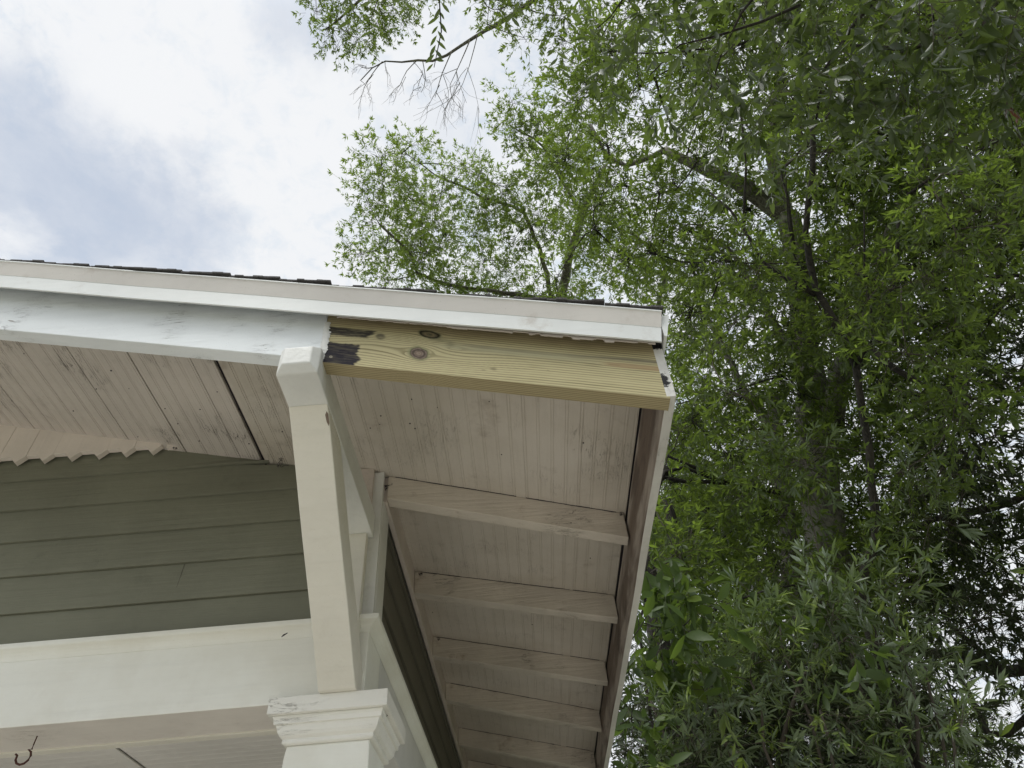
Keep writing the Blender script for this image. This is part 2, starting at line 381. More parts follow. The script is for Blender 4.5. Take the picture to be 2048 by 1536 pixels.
    for (a, b_, r_, k) in ((.429, .0377, .008, .55), (.405, .030, .005, .35), (.56, .052, .003, .3), (.455, .189, .003, .9), (.25, .166, .002, .6), (.60, .145, .002, .5)):
        c = lerp(c, np.array([.13, .11, .07]), k*(1-sst(np.hypot((U-a)/(r_*1.6), (v-b_)/r_), .2, 1)))
    q = np.hypot((U-.026)/.0035, (v-.022)/.0035); c = lerp(c, np.array([.40, .36, .28]), .9*np.exp(-((q-.8)/.3)**2))
    return np.clip(c, .004, 1)
def timber_under(U, T):        # T 0 front .. 1 back
    t = T*.042
    y = t+.010*np.exp(-((U-.27)/.07)**2)+.004*(fbm(U*3, t*20, 101)-.5)
    y = y+.012*np.exp(-((U-.245)/.03)**2)*(t/.042)
    ph = y*170+.4*fbm(U*2, t*30, 105); fr = ph-np.floor(ph); line = sst(fr, .35, .8)*(1-sst(fr, .88, 1))
    c = lerp(np.array([.38, .33, .20])*np.ones(U.shape+(1,)), np.array([.20, .15, .08]), line*.9)
    c = c*(.9+.2*fbm(U*30, t*900, 111)[..., None])
    return np.clip(c, .004, 1)
X0, X1 = -.0150, .8126
zb = lambda x: 1.2767+(x+.0066)*(1.0637-1.2767)/(.8126+.0066)
tb_ = MB(); cols = []
NU, NV = 900, 170
xs = np.linspace(X0, X1, NU); vs = np.linspace(0, 1, NV)
XX, VV = np.meshgrid(xs, vs, indexing='ij')
TH = .205
ztop = lambda x: zb(x)+TH
fc = timber_face(XX-X0, VV*TH)
for i in range(NU):
    a = zb(xs[i])
    lean = 0
    for j in range(NV): tb_.v.append((xs[i], YB-.0008, a+TH*vs[j]))
for i in range(NU-1):
    for j in range(NV-1): q = i*NV+j; tb_.f.append((q, q+NV, q+NV+1, q+1))
cols.append(fc.reshape(-1, 3))
NT = 34; ts = np.linspace(0, 1, NT); base = len(tb_.v)
XX, TT = np.meshgrid(xs, ts, indexing='ij'); uc = timber_under(XX-X0, TT)
for i in range(NU):
    for j in range(NT): tb_.v.append((xs[i], YB-.0008+.043*ts[j], zb(xs[i])-(0.0012 if 0 < j < NT-1 else 0)))
for i in range(NU-1):
    for j in range(NT-1): q = base+i*NT+j; tb_.f.append((q, q+1, q+NT+1, q+NT))
cols.append(uc.reshape(-1, 3))
base = len(tb_.v)
for xx in (X0, X1):
    tb_.v += [(xx, YB-.0008, zb(xx)), (xx, YB+.0422, zb(xx)), (xx, YB+.0422, ztop(xx)), (xx, YB-.0008, ztop(xx))]
tb_.f += [(base, base+3, base+2, base+1), (base+4, base+5, base+6, base+7), (base+1, base+2, base+6, base+5), (base+3, base+7, base+6, base+2)]
cols.append(np.tile([.36, .28, .15], (8, 1)))
cl = np.concatenate(cols); cl = np.concatenate([cl, np.ones((len(cl), 1))], 1)
m_tim, b, _ = newmat('fresh_pine')
ca = nd('ShaderNodeVertexColor', layer_name='Col')
Lk.new(ca.outputs[0], b.inputs['Base Color']); b.inputs['Roughness'].default_value = .8; b.inputs['Specular IOR Level'].default_value = .12
bp = nd('ShaderNodeBump'); bp.inputs['Strength'].default_value = .35; bp.inputs['Distance'].default_value = .0015
Lk.new(noise(mapped((12, 300, 420)), 1, 4, .6), bp.inputs['Height']); Lk.new(bp.outputs[0], b.inputs['Normal'])
t_o = tb_.build('repair_timber', m_tim, house, col=cl)
t_o['label'] = 'unpainted new pine board with knots and black smears at its left end'
# ragged old paint hanging under the trim above the timber
rg = MB(); xs2 = np.linspace(.02, .808, 260); h = .003; rows = []
for i, xx in enumerate(xs2):
    if rs.random() < .09: h = rs.choice([.0012, .003, .005, .007])*(.35 if xx < .3 else 1)*(1.5 if xx > .55 else 1)
    if rs.random() < .03: h = .0005
    hh = max(.0004, h+rs.uniform(-.0008, .0008))
    z = zr(xx, 1.4165)
    rows.append([(xx, YB-.0335, z+.004), (xx, YB-.0335, z-hh), (xx, YB-.0305, z-hh), (xx, YB-.0305, z+.004)])
rg.loft(rows); rg.build('paint_edge', m_peel, house)

# ---- soffit of bead board running front to back
def beadboard(x0, x1, y0, y1, zf, pitch, th=.012, vert=False, seed=1):
    """profile across x, extruded along y"""
    pr = []; x = x0; rr = random.Random(seed)
    while x < x1:
        w = min(pitch, x1-x); dz = rr.uniform(-.0006, .0006)
        g = .0015
        for (a, d) in ((0, dz), (w-.0098, dz), (w-.0090, g), (w-.0078, g*.15), (w-.0050, -g*.1), (w-.0022, g*.15), (w-.0010, g), (w-.0001, dz)):
            if a >= 0 and x+a <= x1+1e-6: pr.append((x+a, zf(x+a)+d))
        x += pitch
    top = [(p[0], zf(p[0])+th) for p in reversed(pr)]
    ring = pr+top
    mb = MB(); mb.v = [(a, y0, z) for a, z in ring]+[(a, y1, z) for a, z in ring]
    n = len(ring)
    for i in range(n): j = (i+1) % n; mb.f.append((i, i+n, j+n, j))
    return mb
zs = lambda x: zr(x, zdeck)
yend = YE
b1 = beadboard(-.508, -.4335, YB+.043, yend, zs, .0415, seed=2)
b1.build('soffit_plank', m_soffit2, house)
b1 = beadboard(-.4190, .8096, YB+.043, yend, zs, .0415, seed=3)
b1.build('soffit', m_soffit, house)
x = -.5095; i = 0
while x > XR:
    w = .083 if i % 3 else .1245
    gap = (.0012, .0035, .0012, .0022, .001)[i % 5]
    mb = beadboard(max(x-w+gap, XR), x, YB+.043, .3, lambda q, o=rs.uniform(-.0015, .0015): zs(q)+o, .0415, seed=10+i)
    mb.build('soffit_plank', m_soffit2, house); x -= w; i += 1
mb = MB(); mb.hexa([(XR-3.2, YB+.04, zs(XR)-3.2*s_), (XR, YB+.04, zs(XR)), (XR, .3, zs(XR)), (XR-3.2, .3, zs(XR)-3.2*s_), (XR-3.2, YB+.04, zs(XR)-3.2*s_+.011), (XR, YB+.04, zs(XR)+.011), (XR, .3, zs(XR)+.011), (XR-3.2, .3, zs(XR)-3.2*s_+.011)])
mb.build('soffit', m_soffit2, house)
# nails
nl = MB()
for i in range(46):
    xx = rs.choice([rs.uniform(-1.1, -.15), rs.uniform(.0, .79)]); yy = rs.choice([rs.uniform(-.6, -.05), rs.uniform(.1, 2.)]) if xx > 0 else rs.uniform(-.6, -.1)
    r = rs.uniform(.0014, .0028); z = zs(xx)
    nl.loft([[(xx+r*math.cos(a), yy+r*math.sin(a), z-.0002-d) for a in np.linspace(0, 6.28, 7)[:-1]] for d in (-.003, .0011)])
nl.build('nail', m_deck, house)['kind'] = 'stuff'

# ---- eave: rafter tails, fascia, its trim
XI, XO = .8065, .8299
fz = 1.0688
def fx(y): return .0015*math.sin(y*3.1)+.001*math.sin(y*9)
fa = MB(); rings = []
for y in [YB-.001]+list(np.linspace(-.7, YE, 60)):
    w = fx(y)
    rings.append([(XI+w, y, fz), (XO+w, y, fz), (XO+w+.003, y, fz+.19), (XI+w+.003, y, fz+.19)])
fa.loft(rings); fo = fa.build('eave_fascia', [m_fout, m_fin], house, bevel=.0015)
for p in fo.data.polygons:
    if p.center.x < .812 and p.area > .001: p.material_index = 1
et = MB(); rings = []
for y in (YB-.0395, YE): rings.append([(.8335, y, 1.235), (.8395, y, 1.232), (.861, y, 1.3065), (.858, y, 1.3095), (.8345, y, 1.305)])
et.loft(rings); et.build('eave_trim', m_metal, house)
ytail_e = [.010, .565, 1.180, 1.785, 2.43, 3.03, 3.64, 4.25, 4.86, 5.46]
ytail_w = [-.045, .595, 1.195, 1.740, 2.42, 3.03, 3.64, 4.25, 4.86, 5.46]
for i, (ye, yw) in enumerate(zip(ytail_e, ytail_w)):
    xa, xb = .0215, XI-.0005-(.004 if i in (0, 2) else 0.0008); t = .050; c0, c1 = 1.386+rs.uniform(-.003, .003), zdeck-.0008
    mb = MB()
    n = 10; rings = []
    for q in range(n):
        f = q/(n-1); xx = xa+(xb-xa)*f; yy = yw+(ye-yw)*f+rs.uniform(-.0008, .0008)
        rings.append([(xx, yy, zr(xx, c0)), (xx, yy+t, zr(xx, c0)), (xx, yy+t, zr(xx, c1)), (xx, yy, zr(xx, c1))])
    mb.loft(rings); mb.build('rafter_tail', m_tail, house, bevel=.002)
    # open dirty joint above the tail
    jt = MB(); rings = []; hgt = .001
    for q in range(70):
        f = .03+.94*q/69; xx = xa+(xb-xa)*f; yy = yw+(ye-yw)*f
        if rs.random() < .3: hgt = rs.choice([.0002, .0002, .0006, rs.uniform(.001, .0028)])
        z0 = zr(xx, zdeck-.0002-hgt)
        rings.append([(xx, yy-.0012, z0), (xx, yy+.004, z0), (xx, yy+.004, zr(xx, zdeck+.002)), (xx, yy-.0012, zr(xx, zdeck+.002))])
    jt.loft(rings)
    if jt.v: jt.build('open_joint', m_deck, house)
# frieze under the side soffit
fr_ = MB(); fr_.box(.004, .0213, -.035, YE, 1.374, 1.4745); fr_.build('frieze_board', m_frieze, house, bevel=.002)
# short block closing the soffit between lookout and corner
fb = MB(); fb.box(-.094, -.0215, -.0765, -.051, 1.262, 1.49); fb.build('corner_block', m_frieze, house, bevel=.002)

# ---- corner boards
cb = MB(); cb.box(-.094, .0105, -.0650, -.0475, .955, 1.478); cb.build('corner_board', m_side, house, bevel=.0015)
cb = MB(); cb.box(-.006, .0120, -.0470, .055, .955, 1.372); cb.build('corner_board', m_side, house, bevel=.0015)
# ---- gable siding: lapped boards
def siding_x(name, x0, x1, yf, zb0, h, n, mat, zcut=None):
    for k in range(n):
        z0 = zb0+k*h; z1 = z0+h
        xa, xb = x0, x1
        if z1 > zs(xb)-.001:                       # board runs out under the sloping soffit
            pass
        ss = lambda x, z: min(z, zs(x)+.004)
        mb = MB(); m = 24; rings = []
        for q in range(m):
            xx = xa+(xb-xa)*q/(m-1)
            if zs(xx) < z0+.004: break
            w = .0006*math.sin(xx*7+k*2)
            ring = [(yf-.0110+w, z0), (yf-.0112+w, z0+.006), (yf-.002, z1-.001), (yf+.006, z1-.001), (yf+.006, z0)]
            rings.append([(xx, y, ss(xx, z)) for y, z in ring])
        if zs(xb) < z0+.004 and rings:
            xe = (zdeck-z0-.002)/s_; rings.append([(xe, y, min(z, z0+.004)) for y, z in ring])
        if len(rings) > 1: mb.loft(rings); mb.build(name, mat, house)
siding_x('siding_board', -5.2, -.060, -.0440, .9372, .1280, 12, m_green)
# ---- side siding
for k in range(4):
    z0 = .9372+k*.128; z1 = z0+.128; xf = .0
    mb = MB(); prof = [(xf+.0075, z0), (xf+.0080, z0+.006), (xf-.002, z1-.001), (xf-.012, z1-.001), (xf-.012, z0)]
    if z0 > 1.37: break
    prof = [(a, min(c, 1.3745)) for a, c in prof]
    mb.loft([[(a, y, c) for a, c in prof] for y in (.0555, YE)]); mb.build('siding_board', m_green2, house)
# ---- vertical peak cladding with pointed ends
tipx = -.818; tz, bz = 1.639, 1.668; per = .0960; pk = MB()
yF = -.0785; cx = tipx+.0; k = 0
xR_end = -.758
px_ = xR_end
while cx > XR-2.9:
    zc = lambda x: (zs(x) if x > XR else zs(2*XR-x))+.004
    a, b2 = cx-.027-.005, cx+.027-.005
    l = cx-per+.027-.005
    # tooth + the flat to its left
    mb_pts = [(l+.0006, bz), (a, bz), (cx-.005, tz), (min(b2, xR_end), bz)]
    r_ = min(b2, xR_end)
    poly = mb_pts+[(r_, max(zc(r_), bz+.002)), (l+.0006, zc(l))]
    bse = len(pk.v)
    for yy in (yF, yF+.019):
        pk.v += [(x_, yy+ (0.0 if yy > yF else .0012*math.sin(k*5.)), z_) for x_, z_ in poly]
    n = len(poly)
    pk.f.append(tuple(bse+i for i in range(n))); pk.f.append(tuple(bse+n+i for i in reversed(range(n))))
    for i in range(n): j = (i+1) % n; pk.f.append((bse+i, bse+n+i, bse+n+j, bse+j))
    cx -= per; k += 1
pk.build('peak_cladding', m_peak, house, bevel=.0012)
# splintered sliver where the cladding runs out
sp = MB(); sp.loft([[(-.775, yF, 1.676), (-.775, yF+.016, 1.676), (-.775, yF+.016, 1.655), (-.775, yF, 1.655)], [(-.735, yF+.004, 1.664), (-.735, yF+.016, 1.664), (-.735, yF+.016, 1.660), (-.735, yF+.004, 1.660)]])
sp.build('trim_sliver', m_peak, house)
# backing wall
wl = MB(); wl.box(-5.2, -.02, -.036, .02, .955, 1.38); wl.build('wall', m_deck, house)

# ---- porch beam, cap moulding round the corner
bm = MB(); bm.box(-5.2, 0, -.055, .125, .733, .940)
bo = bm.build('porch_beam', [m_bright, m_under], house, bevel=.002)
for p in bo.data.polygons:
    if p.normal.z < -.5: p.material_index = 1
sb = MB(); sb.box(-.125, -.0005, .1255, YE, .733, .940); sb.build('porch_beam', m_side, house, bevel=.002)
cap = MB()
prof = [(0, .9135), (.0012, .9135), (.0030, .9190), (.0065, .9255), (.0120, .9320), (.0200, .9375), (.0270, .9400), (.0285, .9415), (.0300, .9460), (.0300, .9545), (0, .9545)]
# path: along front (out = -y) then along the side (out = +x), mitred at the corner
rings = []
for (x, y, ox, oy) in ((-5.2, -.0552, 0, -1), (.0002, -.0552, 1, -1), (.0002, YE, 1, 0)):
    rings.append([(x+ox*o, y+oy*o, z) for o, z in prof])
cap.loft(rings); cap.build('beam_cap', m_bright, house, bevel=.0008)
# light strip along the back of the beam underside and porch ceiling
st = MB(); st.box(-5.2, -.13, .118, .150, .7285, .82); st.build('inner_trim', m_cream, house, bevel=.002)
mb = MB(); pr = []
y = .151
while y < 3.2:
    for (a, d) in ((0, 0), (.0305, 0), (.0313, .0024), (.0325, .0004), (.036, -.0002), (.0392, .0004), (.0402, .0024), (.041, 0)): pr.append((y+a, .80+d))
    y += .0415
ring = pr+[(q[0], q[1]+.012) for q in reversed(pr)]
def ceil_piece(x0, x1):
    mb = MB(); n = len(ring); mb.v = [(x0, a, z) for a, z in ring]+[(x1, a, z) for a, z in ring]
    for i in range(n): j = (i+1) % n; mb.f.append((i, j, j+n, i+n))
    mb.build('porch_ceiling', m_ceil, house)
ceil_piece(-5.2, -.8545); ceil_piece(-.8490, -.126)
sm = MB(); sm.box(-.895, -.8560, .152, 3.2, .796, .7998); sm.build('ceiling_batten', m_ceil, house, bevel=.001)
bw = MB(); bw.box(-5.2, 0, 3.2, YE, -ZC, .93); bw.build('house_wall', m_green, house)
dk = MB(); dk.box(-5.2, -.02, .02, YE, .83, .93); dk.build('attic_floor', m_deck, house)

# ---- column
col = empty('column', (0, 0, 0)); col.parent = house
def sq(cx_, cy_, hw, z, hd=None):
    hd = hd or hw; return [(cx_-hw, cy_-hd, z), (cx_+hw, cy_-hd, z), (cx_+hw, cy_+hd, z), (cx_-hw, cy_+hd, z)]
ccx = -.0820; ccy = .052
ab = MB(); ab.loft([sq(ccx, ccy, .1540, .6905, .154), sq(ccx, ccy, .1548, .692, .1548), sq(ccx, ccy, .1550, .7325, .1550)])
ab.build('abacus', m_capit, col, bevel=.003)
# stepped cove mouldings: outline (half width, z) going down
ms = [(.1420, .6903), (.1420, .6865), (.1395, .6820), (.1385, .6740), (.1385, .6705), (.1330, .6695), (.1305, .6620), (.1285, .6540), (.1240, .6460), (.1175, .6405), (.1160, .6400), (.1160, .6370), (.1170, .6335), (.1160, .6300), (.1130, .6275), (.1075, .6265)]
mo = MB(); mo.loft([sq(ccx, ccy, w, z) for w, z in reversed(ms)]); mo.build('capital_moulding', m_capit, col, bevel=.0008)
sf = MB(); sf.loft([sq(ccx-.006, ccy, .165, -ZC+.02), sq(ccx-.001, ccy, .108, .60), sq(ccx, ccy, .1055, .6268)]); sf.build('shaft', m_bright, col, bevel=.003)
pb = MB(); pb.loft([sq(ccx-.006, ccy, .20, -ZC), sq(ccx-.006, ccy, .20, -ZC+.12)]); pb.build('plinth', m_bright, col, bevel=.006)

# ---- knee bracket: lookout, diagonal brace, leg on the wall
kb = empty('knee_bracket', (0, 0, 0)); kb.parent = house
lo = MB()
xa, xb = -.1073, -.0071
def lring(y, i0, i1, it, ib): return [(xa+i0, y, 1.218+ib), (xb-i1, y, 1.218+ib), (xb-i1, y, 1.3055-it), (xa+i0, y, 1.3055-it)]
lo.loft([lring(-.815, .0165, .0165, .014, .017), lring(-.795, .0, .0, .0, .0), lring(-.70, 0, 0, 0, 0), lring(-.066, 0, 0, 0, 0)])
lo.build('lookout_beam', m_look, kb, bevel=.003)
# diagonal
yt, zt_, yb_, zb_ = -.6858, 1.2178, -.118, .7327
br = MB(); d = np.array([yb_-yt, zb_-zt_]); d /= np.linalg.norm(d); nrm = np.array([-d[1], d[0]]); th = .100
off = th/nrm[0]
xa2, xb2 = xa+.001, xb-.001
rings = []
for f in np.linspace(0, 1, 12):
    y = yt+(yb_-yt)*f; z = zt_+(zb_-zt_)*f
    sx_ = .0005*math.sin(f*11)
    yb2 = y+off*.95
    rings.append([(xa2+sx_, y, z), (xb2+sx_, y, z), (xb2+sx_, yb2, z), (xa2+sx_, yb2, z)])
br.loft(rings); br.build('diagonal_brace', m_cream, kb, bevel=.003)
lg = MB(); lg.box(-.1065, -.0225, -.0985, -.0660, .7330, 1.2178); lg.build('wall_leg', m_cream, kb, bevel=.002)

# ---- grimy cobweb tangles in the corners
def tangle(c, r, n, seed):
    q = random.Random(seed); mb = MB()
    p = [c[0], c[1], c[2]]; pts = []
    for i in range(n):
        p = [p[k]+q.gauss(0, r*.28)+(c[k]-p[k])*.15 for k in range(3)]; pts.append(tuple(p))
    mb.tube(pts, [.0005+.0007*q.random() for _ in pts], 4)
    mb.build('cobweb', m_deck, house)
tangle((.045, -.030, 1.455), .028, 60, 1); tangle((.028, -.045, 1.440), .012, 30, 2)
tangle((-.345, -.060, 1.552), .016, 45, 3); tangle((-.300, -.058, 1.545), .010, 26, 4); tangle((-.745, -.075, 1.655), .008, 20, 5)
tangle((.012, -.068, .938), .008, 26, 6); tangle((.055, -.02, .690), .010, 26, 7); tangle((.790, -.004, 1.272), .009, 22, 8)
tangle((.05, .585, 1.455), .012, 26, 9); tangle((.05, 1.18, 1.455), .012, 26, 10)
bj = MB(); bj.hexa([(-.600, -.0552, 1.0655), (-.5985, -.0552, 1.0655), (-.5985, -.050, 1.0655), (-.600, -.050, 1.0655), (-.5995, -.0475, 1.190), (-.598, -.0475, 1.190), (-.598, -.044, 1.190), (-.5995, -.044, 1.190)])
bj.build('butt_joint', m_green2, house)
wasp = MB(); wasp.tube([(-.238, -.087, .905), (-.232, -.089, .909), (-.222, -.088, .915)], [.0012, .0024, .001], 6); wasp.build('mud_speck', m_deck, house)

m_chip = paint('bare_chip', (.20, .15, .12, 1), 'z', 1, 1, .3, specks=0)
def chip(pts, nrm, th=.0006):
    mb = MB(); n = len(pts); off = [c*th for c in nrm]
    mb.loft([[tuple(p) for p in pts], [tuple(p[i]+off[i] for i in range(3)) for p in pts]]); mb.build('paint_chip', m_chip, house)
chip([(-.0125, -.6710, 1.2052), (-.0090, -.6655, 1.2005), (-.0085, -.6480, 1.1857), (-.0110, -.6420, 1.1806), (-.0150, -.6500, 1.1874), (-.0170, -.6640, 1.1993)], (0, -.65, -.76))
chip([(-.9, -.7722, 1.545), (-.885, -.7722, 1.5415), (-.878, -.7722, 1.5375), (-.893, -.7722, 1.5405)], (0, -1, 0), .0004)
for (px_, z_) in ((-.75, 1.095), (-.66, 1.222), (-.47, 1.224), (-.36, 1.098), (-.93, 1.223), (-.52, 1.350), (-.86, 1.352), (-.40, 1.478)):
    mb = MB(); mb.tube([(px_, -.0525, z_), (px_, -.0480, z_)], .0026, 7); mb.build('nail', m_green2, house)

# ---- small things stuck to the house
hk = MB(); hx, hy = -.901, .020
pts = [(hx, hy, .742), (hx-.001, hy, .712), (hx-.001, hy, .700)]
for a in np.linspace(0, 1, 9):
    t = R(70)-a*R(265); pts.append((hx-.016+.019*math.cos(t)*1.0, hy, .682+.019*math.sin(t)))
pts.append((pts[-1][0]-.006, hy, pts[-1][2]+.004))
hk.tube(pts, [.0016, .0017, .0022]+[.0028]*9+[.0024], 8)
m_rust, b, _ = newmat('rusty_iron'); Lk.new(mixc(rng_map(noise(mapped((400, 400, 400)), 1, 4, .6), .4, .7), (.055, .022, .02, 1), (.14, .06, .035, 1)), b.inputs['Base Color']); b.inputs['Roughness'].default_value = .8; b.inputs['Metallic'].default_value = .3
ho = hk.build('hook', m_rust, None, smooth=True)
tag(ho, 'rusty iron screw hook hanging under the white porch beam', 'hook')

# ------------------------------------------------------------------ ground
gr = MB(); gr.v = [(-300, -300, 0), (300, -300, 0), (300, 300, 0), (-300, 300, 0)]; gr.f = [(0, 1, 2, 3)]
m_g, b, _ = newmat('lawn')
Lk.new(mixc(rng_map(noise(mapped((.8, .8, .8)), 1, 8, .65), .4, .62), (.10, .125, .05, 1), (.16, .15, .09, 1)), b.inputs['Base Color']); b.inputs['Roughness'].default_value = .95
tag(gr.build('ground', m_g, None, rel=False), kind='structure')
dv = MB(); dv.box(-9, 2.9, -11, 3.1, -.05, .03)  # unseen pale slab added to bounce light up to the soffit
m_c, b, _ = newmat('pale_bounce_slab')
Lk.new(mixc(rng_map(noise(mapped((2, 2, 2)), 1, 8, .65), .4, .62), (.52, .49, .44, 1), (.44, .42, .37, 1)), b.inputs['Base Color']); b.inputs['Roughness'].default_value = .9
tag(dv.build('bounce_slab', m_c, None, rel=False), kind='structure')

# ------------------------------------------------------------------ foliage
def leaf_mat(name, dark, mid, young, trans, back, rough=.42, tw=.40, spec=.3):
    m, b, o = newmat(name)
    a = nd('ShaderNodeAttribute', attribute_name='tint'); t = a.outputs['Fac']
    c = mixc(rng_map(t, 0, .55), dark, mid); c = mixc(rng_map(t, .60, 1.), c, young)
    g = nd('ShaderNodeNewGeometry')
    c2 = mixc(g.outputs['Backfacing'], c, back)
    Lk.new(c2, b.inputs['Base Color']); b.inputs['Roughness'].default_value = rough; b.inputs['Specular IOR Level'].default_value = spec
    tr = nd('ShaderNodeBsdfTranslucent'); Lk.new(mixc(rng_map(t, .2, 1.), trans, tuple(q*1.35 for q in trans[:3])+(1,)), tr.inputs[0])
    mx = nd('ShaderNodeMixShader'); mx.inputs[0].default_value = tw
    Lk.new(b.outputs[0], mx.inputs[1]); Lk.new(tr.outputs[0], mx.inputs[2]); Lk.new(mx.outputs[0], o.inputs[0])
    return m
m_oak = leaf_mat('oak_leaf', (.024, .038, .012, 1), (.042, .066, .018, 1), (.15, .215, .032, 1), (.235, .335, .042, 1), (.075, .10, .048, 1), tw=.44)
m_far = leaf_mat('pale_oak_leaf', (.048, .070, .020, 1), (.078, .112, .027, 1), (.14, .195, .036, 1), (.25, .355, .050, 1), (.10, .13, .065, 1), tw=.46)
m_near = leaf_mat('near_oak_leaf', (.026, .040, .014, 1), (.042, .064, .019, 1), (.11, .150, .030, 1), (.14, .20, .035, 1), (.065, .085, .048, 1), rough=.30, tw=.36, spec=.42)
m_wil = leaf_mat('willow_leaf', (.026, .042, .014, 1), (.075, .110, .034, 1), (.20, .27, .045, 1), (.15, .22, .035, 1), (.20, .25, .175, 1), rough=.30, tw=.28, spec=.5)
m_vine = leaf_mat('vine_leaf', (.036, .060, .018, 1), (.062, .100, .026, 1), (.13, .18, .03, 1), (.15, .23, .035, 1), (.06, .09, .035, 1), tw=.40)
m_drk = leaf_mat('dark_and_shaded_leaf', (.018, .026, .011, 1), (.029, .042, .016, 1), (.055, .075, .024, 1), (.07, .10, .022, 1), (.040, .052, .030, 1), tw=.3)  # dark foliage; also paints shade inside the shrub and far crowns
m_brown = leaf_mat('dead_leaf', (.10, .045, .025, 1), (.16, .07, .04, 1), (.22, .12, .07, 1), (.16, .06, .03, 1), (.14, .08, .06, 1), tw=.3)

def bark(name, a, c2, s=1.):
    m, b, o = newmat(name)
    w = noise(mapped((48*s, 48*s, 5*s)), 1, 6, .7, .5); w2 = noise(mapped((4, 4, 4)), 1, 4, .6)
    c = mixc(rng_map(w, .38, .62), c2, a); c = mixc(mm('MULTIPLY', rng_map(w2, .5, .68), .6), c, tuple(min(1, q*1.5) for q in a[:3])+(1,))
    Lk.new(c, b.inputs['Base Color']); b.inputs['Roughness'].default_value = .9
    bp = nd('ShaderNodeBump'); bp.inputs['Distance'].default_value = .02; bp.inputs['Strength'].default_value = .9
    Lk.new(w, bp.inputs['Height']); Lk.new(bp.outputs[0], b.inputs['Normal']); return m
m_bark = bark('oak_bark', (.25, .24, .20, 1), (.085, .08, .065, 1))
m_darkbark = bark('dark_bark', (.050, .044, .034, 1), (.016, .014, .012, 1))
m_twig, b, _ = newmat('twig_bark'); b.inputs['Base Color'].default_value = (.075, .062, .048, 1); b.inputs['Roughness'].default_value = .8

# a leaf in its own frame: x along the blade, z up.  Lanceolate, folded on the midrib, drooping tip.
def leaf(L, Wd, near, curl, fold):
    if near:
        st = [(0, .02), (.22, .62), (.48, 1.), (.76, .72), (1., .0)]
    else:
        st = [(0, .0), (.42, 1.), (1., .0)]
    V = []; F = []
    for s, w in st:
        z = -curl*s*s*L
        V.append((s*L, 0, z-fold*Wd*w))
        if w > .01: V.append((s*L, Wd*.5*w, z)); V.append((s*L, -Wd*.5*w, z))
    if near:
        # indices: st0:0,1,2  st1:3,4,5  st2:6,7,8 st3:9,10,11 tip:12
        for k in range(3):
            a = 3*k; F += [(a, a+3, a+4, a+1), (a, a+2, a+5, a+3)]
        F += [(9, 12, 10, 10), (9, 11, 12, 12)]
    else:
        F += [(0, 1, 4, 2), (0, 3, 4, 1)]
    return np.array(V), F
def frame(d, up):
    d = d/np.linalg.norm(d); y = np.cross(up, d); y /= np.linalg.norm(y)+1e-9; z = np.cross(d, y)
    return np.stack([d, y, z], 1)          # columns

def make_sprays(nvar, twig, nleaf, L, Wd, near, seed, whorl=5, droop=.25, spread=55, curl=.18, wf=1.):
    """twig along +x with alternate leaves and a rosette at its tip"""
    r = np.random.default_rng(seed); out = []
    for q in range(nvar):
        VV = []; FF = []; TT = []; n = 0; tl = twig*r.uniform(.7, 1.25)
        bend = r.uniform(-.25, .25, 2)
        pos = lambda s: np.array([s*tl, bend[0]*s*s*tl, bend[1]*s*s*tl-droop*.3*s*s*tl])
        spots = [(r.uniform(.2, 1), 0) for _ in range(nleaf)]+[(1., 1) for _ in range(whorl)]
        ang = r.uniform(0, 6.28)
        for s, tip in spots:
            ang += 2.4+r.uniform(-.4, .4)
            sp = R(r.uniform(spread*.5, spread*1.15)) if not tip else R(r.uniform(18, 75))
            rad = np.array([0, math.cos(ang), math.sin(ang)])
            d = np.array([math.cos(sp), 0, 0])+rad*math.sin(sp)+np.array([0, 0, -droop*.5]); d += r.normal(0, .12, 3)
            up = np.array([0, 0, 1.])+rad*-.5+r.normal(0, .35, 3)
            s_l = r.uniform(.6, 1.12)
            lv, lf = leaf(L*s_l, Wd*s_l*r.uniform(.8, 1.2), near, curl*r.uniform(-.3, 1.8), r.uniform(.05, .28))
            M = frame(d, up); v = lv@M.T+pos(s)
            VV.append(v); FF += [tuple(n+i for i in f) for f in lf]; n += len(v)
            TT.append(np.full(len(v), np.clip(r.normal(.42+(.25 if tip else 0), .2), 0, 1)))
        nl = len(FF)
        # the twig itself: three sided
        prev = None; rr = twig*.008*wf
        for s in (0, .5, 1):
            p = pos(s); k = rr*(1.2-.7*s)
            ring = np.array([p+k*np.array([0, math.cos(a), math.sin(a)]) for a in (0, 2.09, 4.19)])
            VV.append(ring); TT.append(np.full(3, .5))
            if prev is not None:
                for i in range(3): j = (i+1) % 3; FF.append((prev+i, prev+j, n+j, n+i))
            prev = n; n += 3
        F4 = np.array([f if len(f) == 4 else f+(f[-1],) for f in FF])
        out.append((np.concatenate(VV), F4, nl, np.concatenate(TT)))
    return out

